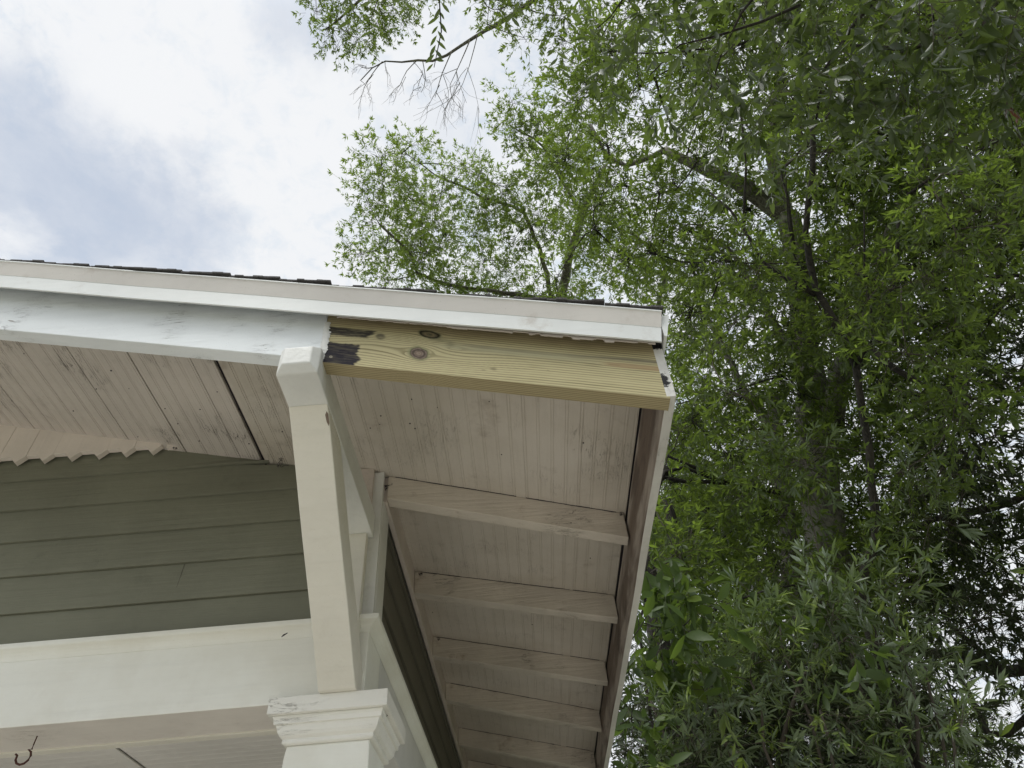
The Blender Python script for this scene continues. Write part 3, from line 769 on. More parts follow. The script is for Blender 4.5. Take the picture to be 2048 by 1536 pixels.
def bake(name, sprays, P, Dv, Sc, Tn, mats, parent, seed=0, extra=None, roll=True):
    """place sprays at points P along directions Dv; one mesh"""
    r = np.random.default_rng(seed); vs = []; fs = []; ts = []; ms = []; off = 0
    which = r.integers(0, len(sprays), len(P))
    for w in range(len(sprays)):
        idx = np.where(which == w)[0]
        if not len(idx): continue
        V, F, nl, T = sprays[w]
        d = Dv[idx]; d = d/np.linalg.norm(d, axis=1, keepdims=True)
        up = np.array([0, 0, 1.])+r.normal(0, .35, (len(idx), 3))
        y = np.cross(up, d); y /= np.linalg.norm(y, axis=1, keepdims=True)+1e-9; z = np.cross(d, y)
        M = np.stack([d, y, z], 2)*Sc[idx][:, None, None]
        A = np.einsum('nij,vj->nvi', M, V)+P[idx][:, None, :]
        vs.append(A.reshape(-1, 3))
        f = F[None]+(off+np.arange(len(idx))*len(V))[:, None, None]
        fs.append(f.reshape(-1, 4)); off += len(idx)*len(V)
        ts.append(np.clip(T[None]+Tn[idx][:, None]+r.normal(0, .03, (len(idx), 1)), 0, 1).ravel())
        mi = np.zeros(len(F), int); mi[nl:] = 1; ms.append(np.tile(mi, len(idx)))
    V = np.concatenate(vs); F = np.concatenate(fs); T = np.concatenate(ts); Mi = np.concatenate(ms)
    tri = (F[:, 2] == F[:, 3])
    tri_first = (F[:, 3] == F[:, 3])
    lens = np.where(tri, 3, 4)
    loops = F.ravel() if not tri.any() else F[~np.stack([np.zeros(len(F), bool)]*3+[tri], 1)]
    me = bpy.data.meshes.new(name)
    me.vertices.add(len(V)); me.vertices.foreach_set('co', V.astype('f4').ravel())
    me.loops.add(len(loops)); me.loops.foreach_set('vertex_index', loops.astype('i4'))
    me.polygons.add(len(F)); st_ = np.concatenate([[0], np.cumsum(lens)[:-1]])
    me.polygons.foreach_set('loop_start', st_.astype('i4')); me.polygons.foreach_set('material_index', Mi.astype('i4'))
    a = me.attributes.new('tint', 'FLOAT', 'POINT'); a.data.foreach_set('value', T.astype('f4'))
    for m in mats: me.materials.append(m)
    me.update(calc_edges=True)
    o = bpy.data.objects.new(name, me); S.collection.objects.link(o); o.parent = parent
    o.matrix_parent_inverse = Matrix.Translation(-Vector(parent.location)) if parent else Matrix()
    return o

class Limbs:
    """tapering wobbly limbs gathered in one mesh"""
    def __init__(s, seed): s.mb = MB(); s.pts = []; s.r = np.random.default_rng(seed); s.mi = []; s.cur = 0
    def limb(s, pts, r0, r1, n=9, wob=.05, seg=None):
        pts = [np.array(p, float) for p in pts]
        L = [np.linalg.norm(pts[i+1]-pts[i]) for i in range(len(pts)-1)]; tot = sum(L)
        m = seg or max(4, int(tot/.22)); out = []; cum = np.concatenate([[0], np.cumsum(L)])
        for q in np.linspace(0, tot, m+1):
            i = min(np.searchsorted(cum, q, side='right')-1, len(L)-1); t = (q-cum[i])/L[i]
            p0 = pts[max(i-1, 0)]; p1 = pts[i]; p2 = pts[i+1]; p3 = pts[min(i+2, len(pts)-1)]
            out.append(.5*((2*p1)+(-p0+p2)*t+(2*p0-5*p1+4*p2-p3)*t*t+(-p0+3*p1-3*p2+p3)*t**3))
        out = np.array(out); w = s.r.normal(0, wob*.25, out.shape); w[0] = 0; w[-1] = 0
        out = out+w*min(1, tot/3)
        rad = np.linspace(r0, r1, len(out))*(1+s.r.normal(0, .06, len(out)))
        s.tube(list(out), list(rad), n); s.pts += [(p, ) for p in out]
        return out
    def tube(s, pts, rad, n, cap=True):
        s.mb.tube(pts, rad, n, cap); s.mi += [s.cur]*(len(s.mb.f)-len(s.mi))
    def nearest(s, p):
        A = np.array([q[0] for q in s.pts]); return A[np.argmin(np.linalg.norm(A-p, axis=1))]
    def build(s, name, mat, parent):
        o = s.mb.build(name, mat, parent, rel=False, smooth=True)
        o.data.polygons.foreach_set('material_index', s.mi)
        o.matrix_parent_inverse = Matrix.Translation(-Vector(parent.location)); return o

def inpoly(x, y, poly):
    c = False; n = len(poly); j = n-1
    for i in range(n):
        xi, yi = poly[i]; xj, yj = poly[j]
        if (yi > y) != (yj > y) and x < (xj-xi)*(y-yi)/(yj-yi)+xi: c = not c
        j = i
    return c
TRUNKHOLES = ((1640, 1110, 60, 90, 7.6), (1500, 385, 130, 70, 10.0), (1580, 420, 60, 90, 9.7), (1865, 320, 60, 60, 9.2), (1612, 470, 40, 150, 6.3), (1700, 860, 50, 60, 6.5), (1790, 745, 60, 40, 6.0), (1150, 480, 40, 70, 13.2))
def scatter(poly, step, d0, d1, seed, holes=(), keep=1.):
    """clump centres standing d0..d1 metres off that fill an outline of the crown"""
    r = np.random.default_rng(seed); out = []
    xs = [p[0] for p in poly]; ys = [p[1] for p in poly]
    y = min(ys); k = 0
    while y < max(ys)+step:
        x = min(xs)+(k % 2)*step*.5
        while x < max(xs)+step:
            px, py = x+r.normal(0, step*.28), y+r.normal(0, step*.28)
            if inpoly(px, py, poly) and not any(((px-hx)/hr)**2+((py-hy)/hs)**2 < 1 for hx, hy, hr, hs in holes) and r.random() < keep:
                dd = r.uniform(d0, d1)
                if any(((px-h[0])/(h[2]))**2+((py-h[1])/(h[3]))**2 < 1 and dd < h[4] for h in TRUNKHOLES):
                    x += step; continue
                out.append((at(px, py, dd), (px, py)))
            x += step
        y += step*.87; k += 1
    return out
def foliate(tree, limbs, clumps, sprays, mats, rad, nsp, seed, scale=(.8, 1.15), tintf=None, branchlets=.35, limb_r=.02, name='crown', droop=.2, wall=True, dens=None):
    r = np.random.default_rng(seed); P = []; D = []; T = []; Sc = []
    for c, pp in clumps:
        a = limbs.nearest(c); dist = np.linalg.norm(c-a)
        if limb_r and dist > .15:
            mid = (a+c)/2+r.normal(0, .10*dist, 3)+np.array([0, 0, .05*dist])
            limbs.limb([a, mid, c], limb_r*(.5+.5*min(1, dist)), limb_r*.3, 5, .02, seg=max(3, min(9, int(dist/.25))))
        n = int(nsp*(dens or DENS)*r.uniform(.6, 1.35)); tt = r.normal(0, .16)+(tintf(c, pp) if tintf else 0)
        rr_ = rad*r.uniform(.75, 1.2)
        for i in range(n):
            o = r.normal(0, 1, 3); o /= np.linalg.norm(o); q = r.random()**.5
            p = c+o*q*rr_*np.array([1, 1, .75])
            if wall and p[1] > -1.2 and p[0] < 1.0 and p[2] < ZC+2.2: continue     # the house stands there
            d = o+r.normal(0, .5, 3)+np.array([0, 0, -droop])
            P.append(p); D.append(d); T.append(tt+r.normal(0, .09)); Sc.append(r.uniform(*scale))
            if r.random() < branchlets:
                m_ = c+(p-c)*.5+r.normal(0, .03, 3)
                limbs.tube([c+r.normal(0, .03, 3), m_, p], [limb_r*.3, limb_r*.2, limb_r*.12], 3, cap=False)
    return bake(name, sprays, np.array(P), np.array(D), np.array(Sc), np.array(T), mats, tree, seed)

def tree_root(name, base, label, cat='tree', group=None):
    t = empty(name, tuple(base)); tag(t, label, cat, group); return t
def drop(p, dx=0, dy=0): return np.array([p[0]+dx, p[1]+dy, 0.])

DENS = 2.5
sp_oak = make_sprays(22, .22, 8, .082, .023, False, 1, whorl=5)
sp_far = make_sprays(18, .26, 9, .084, .0235, False, 2, whorl=6)
sp_near = make_sprays(16, .20, 6, .085, .026, True, 3, whorl=4, droop=.45, curl=.22, wf=.8)
sp_wil = make_sprays(16, .24, 13, .088, .0165, True, 4, whorl=6, droop=.05, spread=44, curl=.25, wf=.8)
sp_vine = make_sprays(8, .22, 2, .17, .068, True, 5, whorl=2, droop=.9, curl=.35)
sp_mid = make_sprays(18, .20, 7, .080, .0205, True, 6, whorl=5, droop=.25)

# ---- main oak: grey trunk among the leaves, forking limbs
A = lambda x, y, d: at(x, y, d)
tb0 = A(1650, 1250, 7.6); base = drop(tb0, .1, .2)
oak = tree_root('oak_tree', base, 'large oak with a ridged grey trunk forking into pale limbs, filling the right side')
tk = Limbs(21)
tk.limb([base-[0, 0, .2], (base+tb0)/2+[.05, 0, 0], tb0, A(1655, 1130, 7.8), A(1640, 950, 8.1), A(1625, 800, 8.5), A(1610, 640, 9.0)], .30, .155, 16, .06)
tk.limb([A(1610, 660, 9.0), A(1595, 520, 9.3), A(1575, 430, 9.6)], .16, .13, 12, .05)
tk.limb([A(1575, 440, 9.6), A(1520, 395, 9.8), A(1470, 362, 10), A(1405, 338, 10.3), A(1330, 300, 10.8)], .13, .06, 10, .05)
tk.limb([A(1575, 440, 9.6), A(1558, 360, 9.9), A(1545, 290, 10.2), A(1560, 180, 10.6), A(1540, 60, 11)], .11, .05, 10, .05)
tk.limb([tb0, A(1595, 1230, 8.0), A(1578, 1100, 8.3), A(1565, 950, 8.7), A(1545, 800, 9.2)], .13, .08, 14, .05)
tk.limb([A(1645, 1000, 8.0), A(1560, 880, 8.4), A(1500, 800, 8.8), A(1450, 700, 9.2), A(1400, 620, 9.6)], .07, .03, 8, .08)
tk.limb([A(1650, 900, 8.2), A(1700, 700, 8.4), A(1760, 560, 8.6), A(1820, 370, 8.9), A(1870, 310, 9.2), A(1950, 240, 9.6), A(2048, 180, 10)], .13, .07, 10, .06)
tk.limb([A(1630, 800, 8.5), A(1500, 560, 9.4), A(1400, 450, 9.9)], .05, .02, 7, .08)
t_ = tk.limb([A(1330, 300, 10.8), A(1240, 330, 11.2), A(1180, 250, 11.5)], .05, .025, 6, .08)
bm_ = tk; bm_.cur = 1
polyR = [(1140, 130), (1180, 60), (1260, -40), (2100, -40), (2100, 560), (1960, 640), (1900, 900), (1980, 1150), (1900, 1250), (1800, 1330), (1400, 1330), (1290, 1200), (1310, 1000), (1380, 700), (1330, 560), (1200, 600), (1100, 590), (1090, 420), (1130, 300)]
holes = [(1905, 205, 60, 45), (1320, 1190, 26, 70)]
cl1 = scatter(polyR, 82, 8.6, 11.0, 31, holes, .93)
cl2 = scatter(polyR, 90, 6.6, 8.8, 32, [(1905, 205, 75, 60), (1330, 1150, 50, 110), (1500, 390, 70, 40), (1650, 1130, 55, 60)], .80)
cl2 = [q for q in cl2 if not (q[1][0] < 1430 and q[1][1] < 660 and random.random() < .5)]
cl1 += scatter([(2100, -300), (2380, -300), (2380, 1400), (2100, 1400)], 120, 8.4, 11, 35, (), .8)+scatter([(1150, -60), (1150, -260), (2100, -300), (2100, -60)], 120, 8.6, 11, 36, (), .8)
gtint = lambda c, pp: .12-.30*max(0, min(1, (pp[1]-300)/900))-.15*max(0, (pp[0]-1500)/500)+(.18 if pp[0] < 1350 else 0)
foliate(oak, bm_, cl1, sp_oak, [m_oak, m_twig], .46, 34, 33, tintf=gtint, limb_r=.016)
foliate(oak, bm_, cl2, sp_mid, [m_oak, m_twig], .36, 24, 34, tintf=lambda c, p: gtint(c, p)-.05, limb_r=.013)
tk.build('trunk', [m_bark, m_darkbark], oak)

# ---- dark dead limb and the dark stems in front of the oak: a nearer tree
b0 = A(1760, 1330, 5.6); base = drop(b0, .15, .1)
t2 = tree_root('oak_tree', base, 'slender dark stemmed tree before the ridged grey trunk, with a bare reddish black dead limb')
l2 = Limbs(41)
l2.limb([base-[0, 0, .1], b0, A(1752, 1050, 5.7), A(1735, 890, 5.8), A(1712, 730, 5.9)], .055, .028, 8, .04)
l2.limb([A(1712, 730, 5.9), A(1760, 660, 5.9), A(1785, 560, 6.0), A(1798, 480, 6.1), A(1810, 400, 6.2), A(1900, 330, 6.3), A(2000, 280, 6.4)], .022, .008, 7, .03)
l2.limb([A(1712, 730, 5.9), A(1655, 620, 5.9), A(1632, 580, 5.9), A(1612, 450, 6.0), A(1624, 350, 6.0), A(1622, 230, 6.1)], .030, .020, 8, .03)
l2.limb([A(1632, 590, 5.9), A(1520, 520, 6.0), A(1487, 448, 6.0), A(1420, 385, 6.1)], .022, .008, 7, .03)
l2.limb([A(1487, 448, 6.0), A(1492, 330, 6.1), A(1480, 220, 6.2)], .012, .006, 6, .03)
l2.limb([A(1590, 510, 6.0), A(1575, 400, 6.0), A(1562, 340, 6.1), A(1600, 300, 6.1), A(1680, 200, 6.2)], .014, .006, 6, .03)
l2.limb([A(1700, 710, 5.9), A(1590, 460+60, 5.9), A(1570, 330, 5.8)], .008, .004, 5, .03)
l2.limb([A(1760, 690, 5.9), A(1730, 560, 5.9), A(1728, 420, 6.0)], .012, .005, 6, .03)
l2.limb([A(1750, 560, 5.9), A(1690, 540, 5.9), A(1630, 515, 5.9)], .009, .004, 5, .02)
l2.limb([A(1740, 700, 5.8), A(1770, 720, 5.7), A(1810, 755, 5.7), A(1880, 778, 5.8), A(1960, 800, 6)], .030, .010, 8, .03)
c3 = scatter([(1420, 320), (1620, 250), (1900, 240), (2048, 420), (2000, 800), (1800, 1150), (1560, 1160), (1420, 1060), (1420, 700), (1460, 540)], 92, 5.0, 6.6, 42, [(1612, 480, 40, 130), (1655, 1120, 60, 70), (1500, 380, 60, 45), (1850, 330, 40, 40)], .66)
b3 = l2; b3.cur = 1
foliate(t2, b3, c3, sp_mid, [m_oak, m_twig], .27, 14, 44, scale=(.75, 1.05), tintf=lambda c, p: gtint(c, p)-.08, limb_r=.008)
l2.build('trunk', [m_darkbark, m_twig], t2)

# ---- pale tree behind the roof
base = drop(A(1500, 1000, 15), -1, 1)
t3 = tree_root('oak_tree', base, 'pale green feathery tree rising behind the shingle edge of the roof')
l3 = Limbs(51)
l3.limb([base, A(1250, 900, 13.5), A(1150, 740, 13.2), A(1120, 600, 13)], .30, .12, 10, .1)
l3.limb([A(1120, 600, 13), A(1145, 500, 13), A(1165, 430, 13.1), A(1210, 330, 13.4)], .095, .04, 8, .06)
l3.limb([A(1150, 740, 13.2), A(1060, 450, 12.8), A(1000, 410, 12.8), A(950, 388, 12.8), A(870, 350, 12.8)], .06, .02, 8, .06)
l3.limb([A(1120, 600, 13), A(860, 560, 12.8), A(820, 505, 12.6), A(760, 450, 12.6)], .05, .02, 7, .06)
l3.limb([A(1165, 430, 13.1), A(1105, 330, 13.3), A(1085, 290, 13.3), A(1020, 250, 13.3)], .035, .012, 7, .06)
l3.limb([A(1210, 900, 13), A(1330, 560, 12.6), A(1280, 480, 12.6), A(1200, 440, 12.6)], .06, .02, 7, .06)
polyL = [(700, 400), (735, 330), (745, 285), (800, 268), (850, 300), (880, 345), (930, 330), (960, 310), (975, 225), (1030, 200), (1080, 225), (1110, 250), (1180, 200), (1240, 400), (1330, 520), (1420, 620), (1390, 900), (1400, 1100), (1340, 1200), (1310, 900), (1330, 700), (1300, 640), (1000, 620), (760, 590), (735, 535), (700, 500)]
c4 = scatter(polyL, 56, 11.8, 14.2, 52, [(700+10, 440, 26, 26), (1090, 380, 24, 30)], .86)
c4 += scatter(polyL, 74, 12, 14.5, 53, (), .5)
b4 = l3; b4.cur = 1
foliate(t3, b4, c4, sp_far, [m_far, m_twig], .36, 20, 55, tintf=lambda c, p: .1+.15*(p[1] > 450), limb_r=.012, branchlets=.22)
l3.build('trunk', [m_bark, m_darkbark], t3)

# ---- high tree whose tip shows at the top edge, with a bare twiggy branch
base = np.array([3.6, -4.2, 0.])
t4 = tree_root('oak_tree', base, 'tall tree with a leafy tuft and bare grey twigs against cloud, top edge')
l4 = Limbs(61)
l4.limb([base, base+[-.2, .4, 6], base+[-.9, 2.0, 10], A(1150, -60, 11.5)], .28, .08, 10, .1)
l4.limb([A(1150, -60, 11.5), A(1010, 40, 11), A(955, 70, 10.8), A(880, 118, 10.6), A(850, 119, 10.6), A(800, 124, 10.5), A(765, 123, 10.5), A(740, 140, 10.4), A(722, 160, 10.4)], .042, .006, 8, .02)
l4.limb([A(1150, -60, 11.5), A(960, -90, 11), A(850, -60, 10.8), A(760, -30, 10.7), A(700, 20, 10.6), A(650, 60, 10.6)], .06, .012, 7, .03)
def bare(p0, p1, r0, depth, rr):
    l4.limb([p0, (p0+p1)/2+rr.normal(0, .03, 3), p1], r0*.7, r0*.3, 4, .02, seg=4)
    if depth == 0: return
    v = p1-p0; L = np.linalg.norm(v)
    for k in range(3 if depth > 1 else 3):
        t = rr.uniform(.3, 1.); q = p0+v*t
        side = CR*rr.normal(0, .55)+CU*rr.normal(-.25, .45)+CF*rr.normal(0, .3)
        nv = v/L+side; nv /= np.linalg.norm(nv)
        bare(q, q+nv*L*rr.uniform(.5, .8), r0*.55, depth-1, rr)
r4 = np.random.default_rng(77)
for a_, b_, r0 in (((765, 123), (728, 175), .011), ((745, 135), (716, 130), .009), ((770, 122), (776, 155), .007), ((835, 120), (800, 170), .010), ((845, 120), (842, 185), .011), ((825, 122), (850, 160), .007),
                   ((905, 100), (870, 195), .012), ((940, 80), (900, 170), .012), ((920, 165), (885, 225), .008), ((955, 70), (915, 190), .010), ((900, 170), (925, 220), .007), ((760, 123), (735, 100), .006), ((720, 160), (740, 195), .006)):
    bare(A(a_[0], a_[1], 10.6), A(b_[0], b_[1], 10.5), r0, 2, r4)
c5 = scatter([(590, -60), (600, 20), (650, 60), (665, 85), (720, 98), (760, 80), (815, 70), (835, 30), (900, -60)], 40, 10.0, 11.2, 62, [(790, 50, 14, 10)], .95)
c5 += scatter([(960, -80), (960, 40), (1010, 90), (1060, 130), (1100, 110), (1160, 120), (1250, 40), (1260, -80)], 52, 8.0, 10.5, 63, (), .9)
b5 = l4; b5.cur = 1
foliate(t4, b5, c5, sp_oak, [m_oak, m_twig], .20, 9, 65, scale=(.6, .95), tintf=lambda c, p: -.05, limb_r=.010)
l4.build('trunk', [m_bark, m_twig], t4)

# ---- overhanging boughs close to the camera with large leaves
base = np.array([6.5, -1.2, 0.])
t5 = tree_root('oak_tree', base, 'near oak with large glossy leaves, hanging over the picture from top right')
l5 = Limbs(71)
top = A(2300, -250, 4.6)
l5.limb([base, base+[-.2, .1, 3], top, A(2150, -150, 4.2)], .22, .06, 10, .05)
l5.limb([A(2150, -150, 4.2), A(1900, -120, 3.9), A(1600, -110, 3.7), A(1300, -110, 3.6), A(1000, -100, 3.6), A(760, -60, 3.6)], .04, .006, 7, .03)
l5.limb([A(1900, -120, 3.9), A(1780, -40, 3.8), A(1700, 60, 3.7), A(1640, 160, 3.6), A(1630, 260, 3.6)], .014, .005, 6, .02)
l5.limb([A(2150, -150, 4.2), A(2050, -20, 3.9), A(1960, 60, 3.7), A(1800, 100, 3.6), A(1700, 90, 3.6)], .018, .006, 6, .02)
l5.limb([A(1600, -110, 3.7), A(1500, 0, 3.6), A(1450, 90, 3.6), A(1420, 180, 3.6)], .009, .003, 5, .02)
l5.limb([A(1600, 10, 3.7), A(1480, 60, 3.6), A(1360, 90, 3.6), A(1300, 150, 3.6)], .008, .003, 5, .02)
l5.limb([A(1300, -110, 3.6), A(1240, 10, 3.6), A(1190, 60, 3.6)], .007, .002, 5, .02)
l5.limb([A(1000, -100, 3.6), A(886, -40, 3.6), A(884, 20, 3.6), A(880, 100, 3.6), A(868, 135, 3.6)], .006, .0018, 5, .01)
l5.limb([A(860, -60, 3.6), A(760, -10, 3.6), A(745, 30, 3.6)], .005, .0018, 5, .01)
c6 = scatter([(1250, -40), (1210, 60), (1260, 130), (1330, 220), (1480, 300), (1640, 330), (1780, 250), (1900, 130), (2060, 60), (2060, -60)], 100, 3.2, 4.4, 72, [(1905, 205, 60, 40)], .85)
c6 += scatter([(1800, -40), (1820, 90), (1900, 100), (1960, 180), (2060, 330), (2060, -60)], 100, 2.8, 4.2, 75, [(1905, 205, 60, 60)], .8)
c6 += scatter([(1400, 300), (1640, 330), (1700, 260), (1500, 240)], 90, 3.8, 4.4, 73, (), .6)
c6 += scatter([(1300, -60), (1300, -240), (2250, -300), (2250, 300), (2080, 200), (2080, -60)], 150, 3.4, 4.6, 77, (), .8)
b6 = l5; b6.cur = 1
foliate(t5, b6, c6, sp_near, [m_near, m_twig], .17, 7.5, 76, scale=(.75, 1.15), tintf=lambda c, p: -.12*(p[0] > 1650)+.05, limb_r=.0045, droop=.5, dens=1.7)
# hanging sprigs with paired leaves seen against the cloud
sprigs = []
r6 = np.random.default_rng(79)
for (x0, y0, x1, y1, n) in ((884, -10, 866, 132, 15), (745, -5, 742, 70, 5), (700, -40, 700, 60, 8), (800, -30, 815, 30, 6), (1040, 0, 1010, 60, 6), (1110, 90, 1125, 150, 6)):
    P = []; D = []; Sc = []; T = []
    for k in range(n):
        f = (k+.5)/n; p = A(x0+(x1-x0)*f, y0+(y1-y0)*f, 3.6); sgn = 1 if k % 2 else -1
        d = CR*sgn*r6.uniform(.5, 1)-CU*r6.uniform(.2, 1.1)+CF*r6.normal(0, .3)
        P.append(p); D.append(d); Sc.append(r6.uniform(.65, 1.05)); T.append(-.05+r6.normal(0, .05))
    sprigs.append((P, D, Sc, T))
lv, lf = leaf(.068, .017, True, .15, .15)
single = (lv, np.array([f if len(f) == 4 else f+(f[-1],) for f in lf]), len(lf), np.full(len(lv), .4))
for P, D, Sc, T in sprigs: bake('sprig', [single], np.array(P), np.array(D), np.array(Sc), np.array(T), [m_near, m_twig], t5, 81)
l5.build('trunk', [m_darkbark, m_twig], t5)
# dead brown cluster
base_p = A(2012, 205, 3.4)
r7 = np.random.default_rng(91)
n = 13; P = np.array([base_p+r7.normal(0, .02, 3)+np.array([0, 0, -.012*k])+CR*.004*k for k in range(n)]); D = np.array([[r7.normal(0, .4), r7.normal(0, .4), -1.] for _ in range(n)])
dl = bake('dead_leaves', [single], P, D, r7.uniform(.7, 1.1, n), r7.normal(.0, .2, n), [m_brown, m_twig], None, 92)
tag(dl, 'withered brown leaf cluster hanging among green leaves near the right edge', 'dead leaves')

# ---- tree at the right edge with dark open branching
base = drop(A(2200, 1250, 7.5), .3, .3)
t6 = tree_root('oak_tree', base, 'dark leaved tree at the right edge with two bare crooked limbs against the sky')
l6 = Limbs(101)
l6.limb([base, A(2200, 1250, 7.5), A(2180, 800, 7.9), A(2150, 500, 8.3)], .16, .09, 10, .06)
l6.limb([A(2180, 900, 7.8), A(2060, 560, 7.6), A(2040, 551, 7.6), A(1985, 553, 7.6), A(1905, 570, 7.5), A(1860, 590, 7.5)], .035, .012, 7, .03)
l6.limb([A(2120, 250, 8.5), A(2045, 370, 8.2), A(2010, 440, 8.0), A(1965, 490, 7.8), A(1925, 545, 7.6), A(1880, 585, 7.5)], .035, .014, 7, .03)
l6.limb([A(2190, 1200, 7.5), A(2060, 1345, 7.2), A(1960, 1325, 7.1), A(1890, 1308, 7.0), A(1800, 1290, 7.1)], .065, .03, 9, .03)
l6.limb([A(2000, 1335, 7.1), A(1960, 1300, 7.1), A(1900, 1250, 7.2)], .03, .012, 7, .03)
l6.limb([A(2190, 1300, 7.4), A(2000, 1480, 7), A(1965, 1420, 7), A(1900, 1330, 7.1)], .04, .016, 7, .03)
l6.limb([A(2170, 900, 7.8), A(2030, 1000, 7.6), A(1950, 1022, 7.6), A(1860, 1040, 7.6), A(1780, 1090, 7.7)], .05, .018, 7, .03)
c7 = scatter([(1960, 560), (2060, 380), (2110, 380), (2110, 1250), (1990, 1230), (1890, 1280), (1820, 1200), (1850, 950), (1900, 800), (1870, 680)], 80, 6.4, 8.6, 102, [(2010, 655, 55, 60), (1990, 560, 50, 30), (2030, 480, 30, 30)], .74)
c7 += scatter([(1950, 1230), (2080, 1230), (2090, 1330), (1990, 1300)], 70, 6.4, 7.6, 104, (), .8)
c7 += scatter([(1960, 1390), (2090, 1380), (2090, 1560), (1930, 1560)], 66, 8, 10, 105, (), .55)
c7 += scatter([(2110, 350), (2330, 350), (2330, 1400), (2110, 1400)], 100, 6.4, 8.6, 107, (), .7)
b7 = l6; b7.cur = 1
foliate(t6, b7, c7, sp_mid, [m_drk, m_twig], .33, 15, 106, tintf=lambda c, p: -.1, limb_r=.010)
l6.build('trunk', [m_darkbark, m_twig], t6)

# ---- dark trunk beside the eave, wrapped by a broad leaved vine
tb1 = A(1315, 1260, 6.4); base = drop(tb1, -.05, .05)
t7 = tree_root('oak_tree', base, 'dark mossy trunk standing just right of the eave behind the vine')
l7 = Limbs(111)
l7.limb([base, tb1, A(1308, 1190, 6.5), A(1290, 1130, 6.6), A(1283, 1000, 6.9), A(1330, 940, 7.2)], .13, .07, 12, .03)
l7.limb([A(1300, 1130, 6.6), A(1330, 940, 6.9), A(1440, 960, 7.1), A(1560, 985, 7.3)], .022, .014, 7, .03)
l7.limb([tb1, A(1352, 1200, 6.8), A(1355, 1100, 7.1), A(1330, 1000, 7.4)], .10, .06, 10, .03)
l7.limb([A(1560, 985, 7.3), A(1470, 968, 7.2), A(1430, 962, 7.1), A(1390, 966, 7.0), A(1320, 953, 6.9)], .028, .016, 7, .02)
l7.limb([A(1440, 964, 7.1), A(1400, 940, 7.0), A(1335, 912, 6.9)], .022, .012, 7, .02)
b8 = l7; b8.cur = 1
c8 = scatter([(1265, 1180), (1290, 1000), (1350, 960), (1370, 1100), (1330, 1230)], 60, 5.2, 6.0, 115, (), .7)
c8 += scatter([(1350, 760), (1480, 720), (1560, 900), (1530, 1150), (1420, 1180), (1340, 1040), (1330, 900)], 78, 6.4, 8.4, 113, (), .66)
foliate(t7, b8, c8, sp_mid, [m_oak, m_twig], .28, 13, 114, tintf=lambda c, p: -.02, limb_r=.010)
l7.build('trunk', [m_darkbark, m_twig], t7)
base = drop(A(1310, 1420, 5.0), -.02, -.02)
vn_ = tree_root('vine', base, 'broad leaved climbing vine hanging over the dark trunk beside the eave', 'vine')
lv_ = Limbs(121)
lv_.limb([base, A(1300, 1400, 5.0), A(1290, 1200, 5.0), A(1300, 1090, 5.1)], .018, .008, 6, .04)
lv_.limb([A(1300, 1400, 5.0), A(1400, 1240, 5.1), A(1500, 1190, 5.3), A(1590, 1170, 5.4)], .012, .006, 6, .06)
c9 = scatter([(1270, 1150), (1320, 1090), (1370, 1170), (1430, 1200), (1400, 1290), (1260, 1330)], 46, 4.2, 4.7, 122, (), .85)
c9 += scatter([(1480, 1190), (1560, 1150), (1640, 1180), (1640, 1230), (1520, 1250)], 54, 4.6, 5.0, 123, (), .8)
c9 += scatter([(1620, 1270), (1680, 1250), (1700, 1320), (1640, 1330)], 44, 4.2, 4.4, 124, (), .9)
c9 += scatter([(1250, 1400), (1300, 1390), (1310, 1500), (1260, 1520)], 44, 4.2, 4.5, 125, (), .8)
foliate(vn_, lv_, c9, sp_vine, [m_vine, m_twig], .14, 2.6, 126, scale=(.45, 1.0), tintf=lambda c, p: .0, limb_r=.005, droop=.8)
lv_.build('stem', m_darkbark, vn_)

# ---- willowy shrub filling the bottom right
base = np.array(drop(A(1600, 1600, 5.2)))
sb_ = tree_root('willow_shrub', base, 'tall willowy shrub with narrow silver green leaves along the bottom right', 'shrub')
ls = Limbs(131)
for (x, y, d) in ((1300, 1400, 4.8), (1400, 1330, 5.0), (1500, 1360, 4.7), (1560, 1250, 5.1), (1640, 1420, 4.6), (1700, 1290, 5.1), (1780, 1210, 5.2), (1850, 1330, 4.9), (1900, 1440, 4.7)):
    e = A(x, y, d); ls.limb([base+rng.normal(0, .12, 3)*[1, 1, 0], (base+e)/2+[(e[0]-base[0])*.15, 0, .2], e], .030, .006, 7, .05)
ls.limb([A(1560, 1500, 5), A(1610, 1340, 5.1), A(1660, 1305, 5.2), A(1700, 1270, 5.2)], .016, .007, 6, .03)
c10 = scatter([(1240, 1330), (1300, 1260), (1400, 1240), (1500, 1230), (1600, 1260), (1680, 1220), (1760, 1120), (1830, 1180), (1870, 1290), (1900, 1390), (1960, 1470), (2000, 1580), (1230, 1580)], 78, 4.3, 5.7, 132, [(1640, 1330, 70, 34), (1340, 1400, 30, 30), (1510, 1390, 36, 22), (1330, 1190, 120, 150), (1560, 1370, 40, 25), (1720, 1400, 30, 26)], .84)
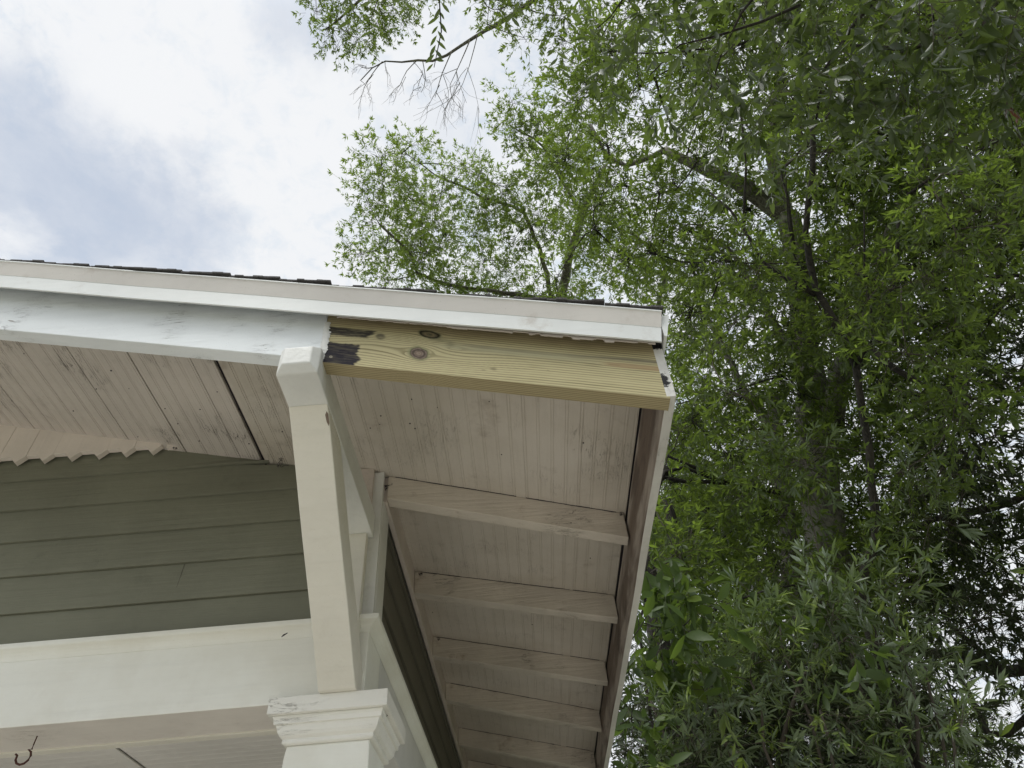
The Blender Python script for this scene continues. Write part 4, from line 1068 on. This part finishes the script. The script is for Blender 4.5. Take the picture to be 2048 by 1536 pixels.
c10b = scatter([(1240, 1420), (1400, 1380), (1600, 1400), (1850, 1330), (1960, 1580), (1230, 1580)], 84, 5.2, 6.4, 133, (), .95)
c10 += scatter([(1600, 860), (1660, 840), (1700, 1000), (1640, 1060), (1560, 960)], 100, 5.0, 5.5, 134, [(1640, 1000, 60, 60)], .5)
c10 += scatter([(1700, 1050), (1800, 950), (1880, 1000), (1850, 1200), (1740, 1230)], 100, 4.9, 5.6, 136, (), .6)
foliate(sb_, ls, c10b, sp_wil, [m_drk, m_twig], .22, 11, 137, scale=(.75, 1.1), limb_r=.005, droop=-.35, dens=3.4, name='inner_foliage')  # inner layer in the dark leaf colour paints the shade of the gaps
foliate(sb_, ls, c10, sp_wil, [m_wil, m_twig], .17, 5.5, 135, scale=(.7, 1.25), tintf=lambda c, p: -.05+.40*(1380 < p[0] < 1620 and p[1] > 1270), limb_r=.005, droop=-.35)
ls.build('stem', m_twig, sb_)
# a few far crowns behind everything so gaps low down show foliage, not emptiness
far_specs = [(1380, 1420, 19), (1620, 1380, 21), (1850, 1560, 20), (1480, 1050, 20)]
for i, (x, y, d) in enumerate(far_specs):
    e = A(x, y, d); base = drop(e)
    tf = tree_root('oak_tree', base, ['background tree low behind the vine at the eave', 'background tree behind the ridged grey trunk', 'background tree low in the bottom right corner', 'background tree between the eave and the grey trunk'][i], group='background trees low behind the oaks')
    lf_ = Limbs(140+i); lf_.limb([base, (base+e)/2, e, e+[0, 0, 1.5]], .22, .06, 8, .1)
    cc_ = []
    rr_ = np.random.default_rng(150+i)
    for k in range(46):
        o = rr_.normal(0, 1, 3); o /= np.linalg.norm(o); cc_.append((e+o*rr_.random()**.4*np.array([2.2, 1.6, 1.9]), (x, y)))
    bf = lf_; bf.cur = 1
    foliate(tf, bf, cc_, sp_far, [m_drk if i in (0, 1) else m_oak, m_twig], .6, 20, 170+i, scale=(1., 1.5), limb_r=.02, branchlets=.1, wall=False)  # dark leaf colour on two crowns paints in background shade
    lf_.build('trunk', [m_darkbark, m_twig], tf)
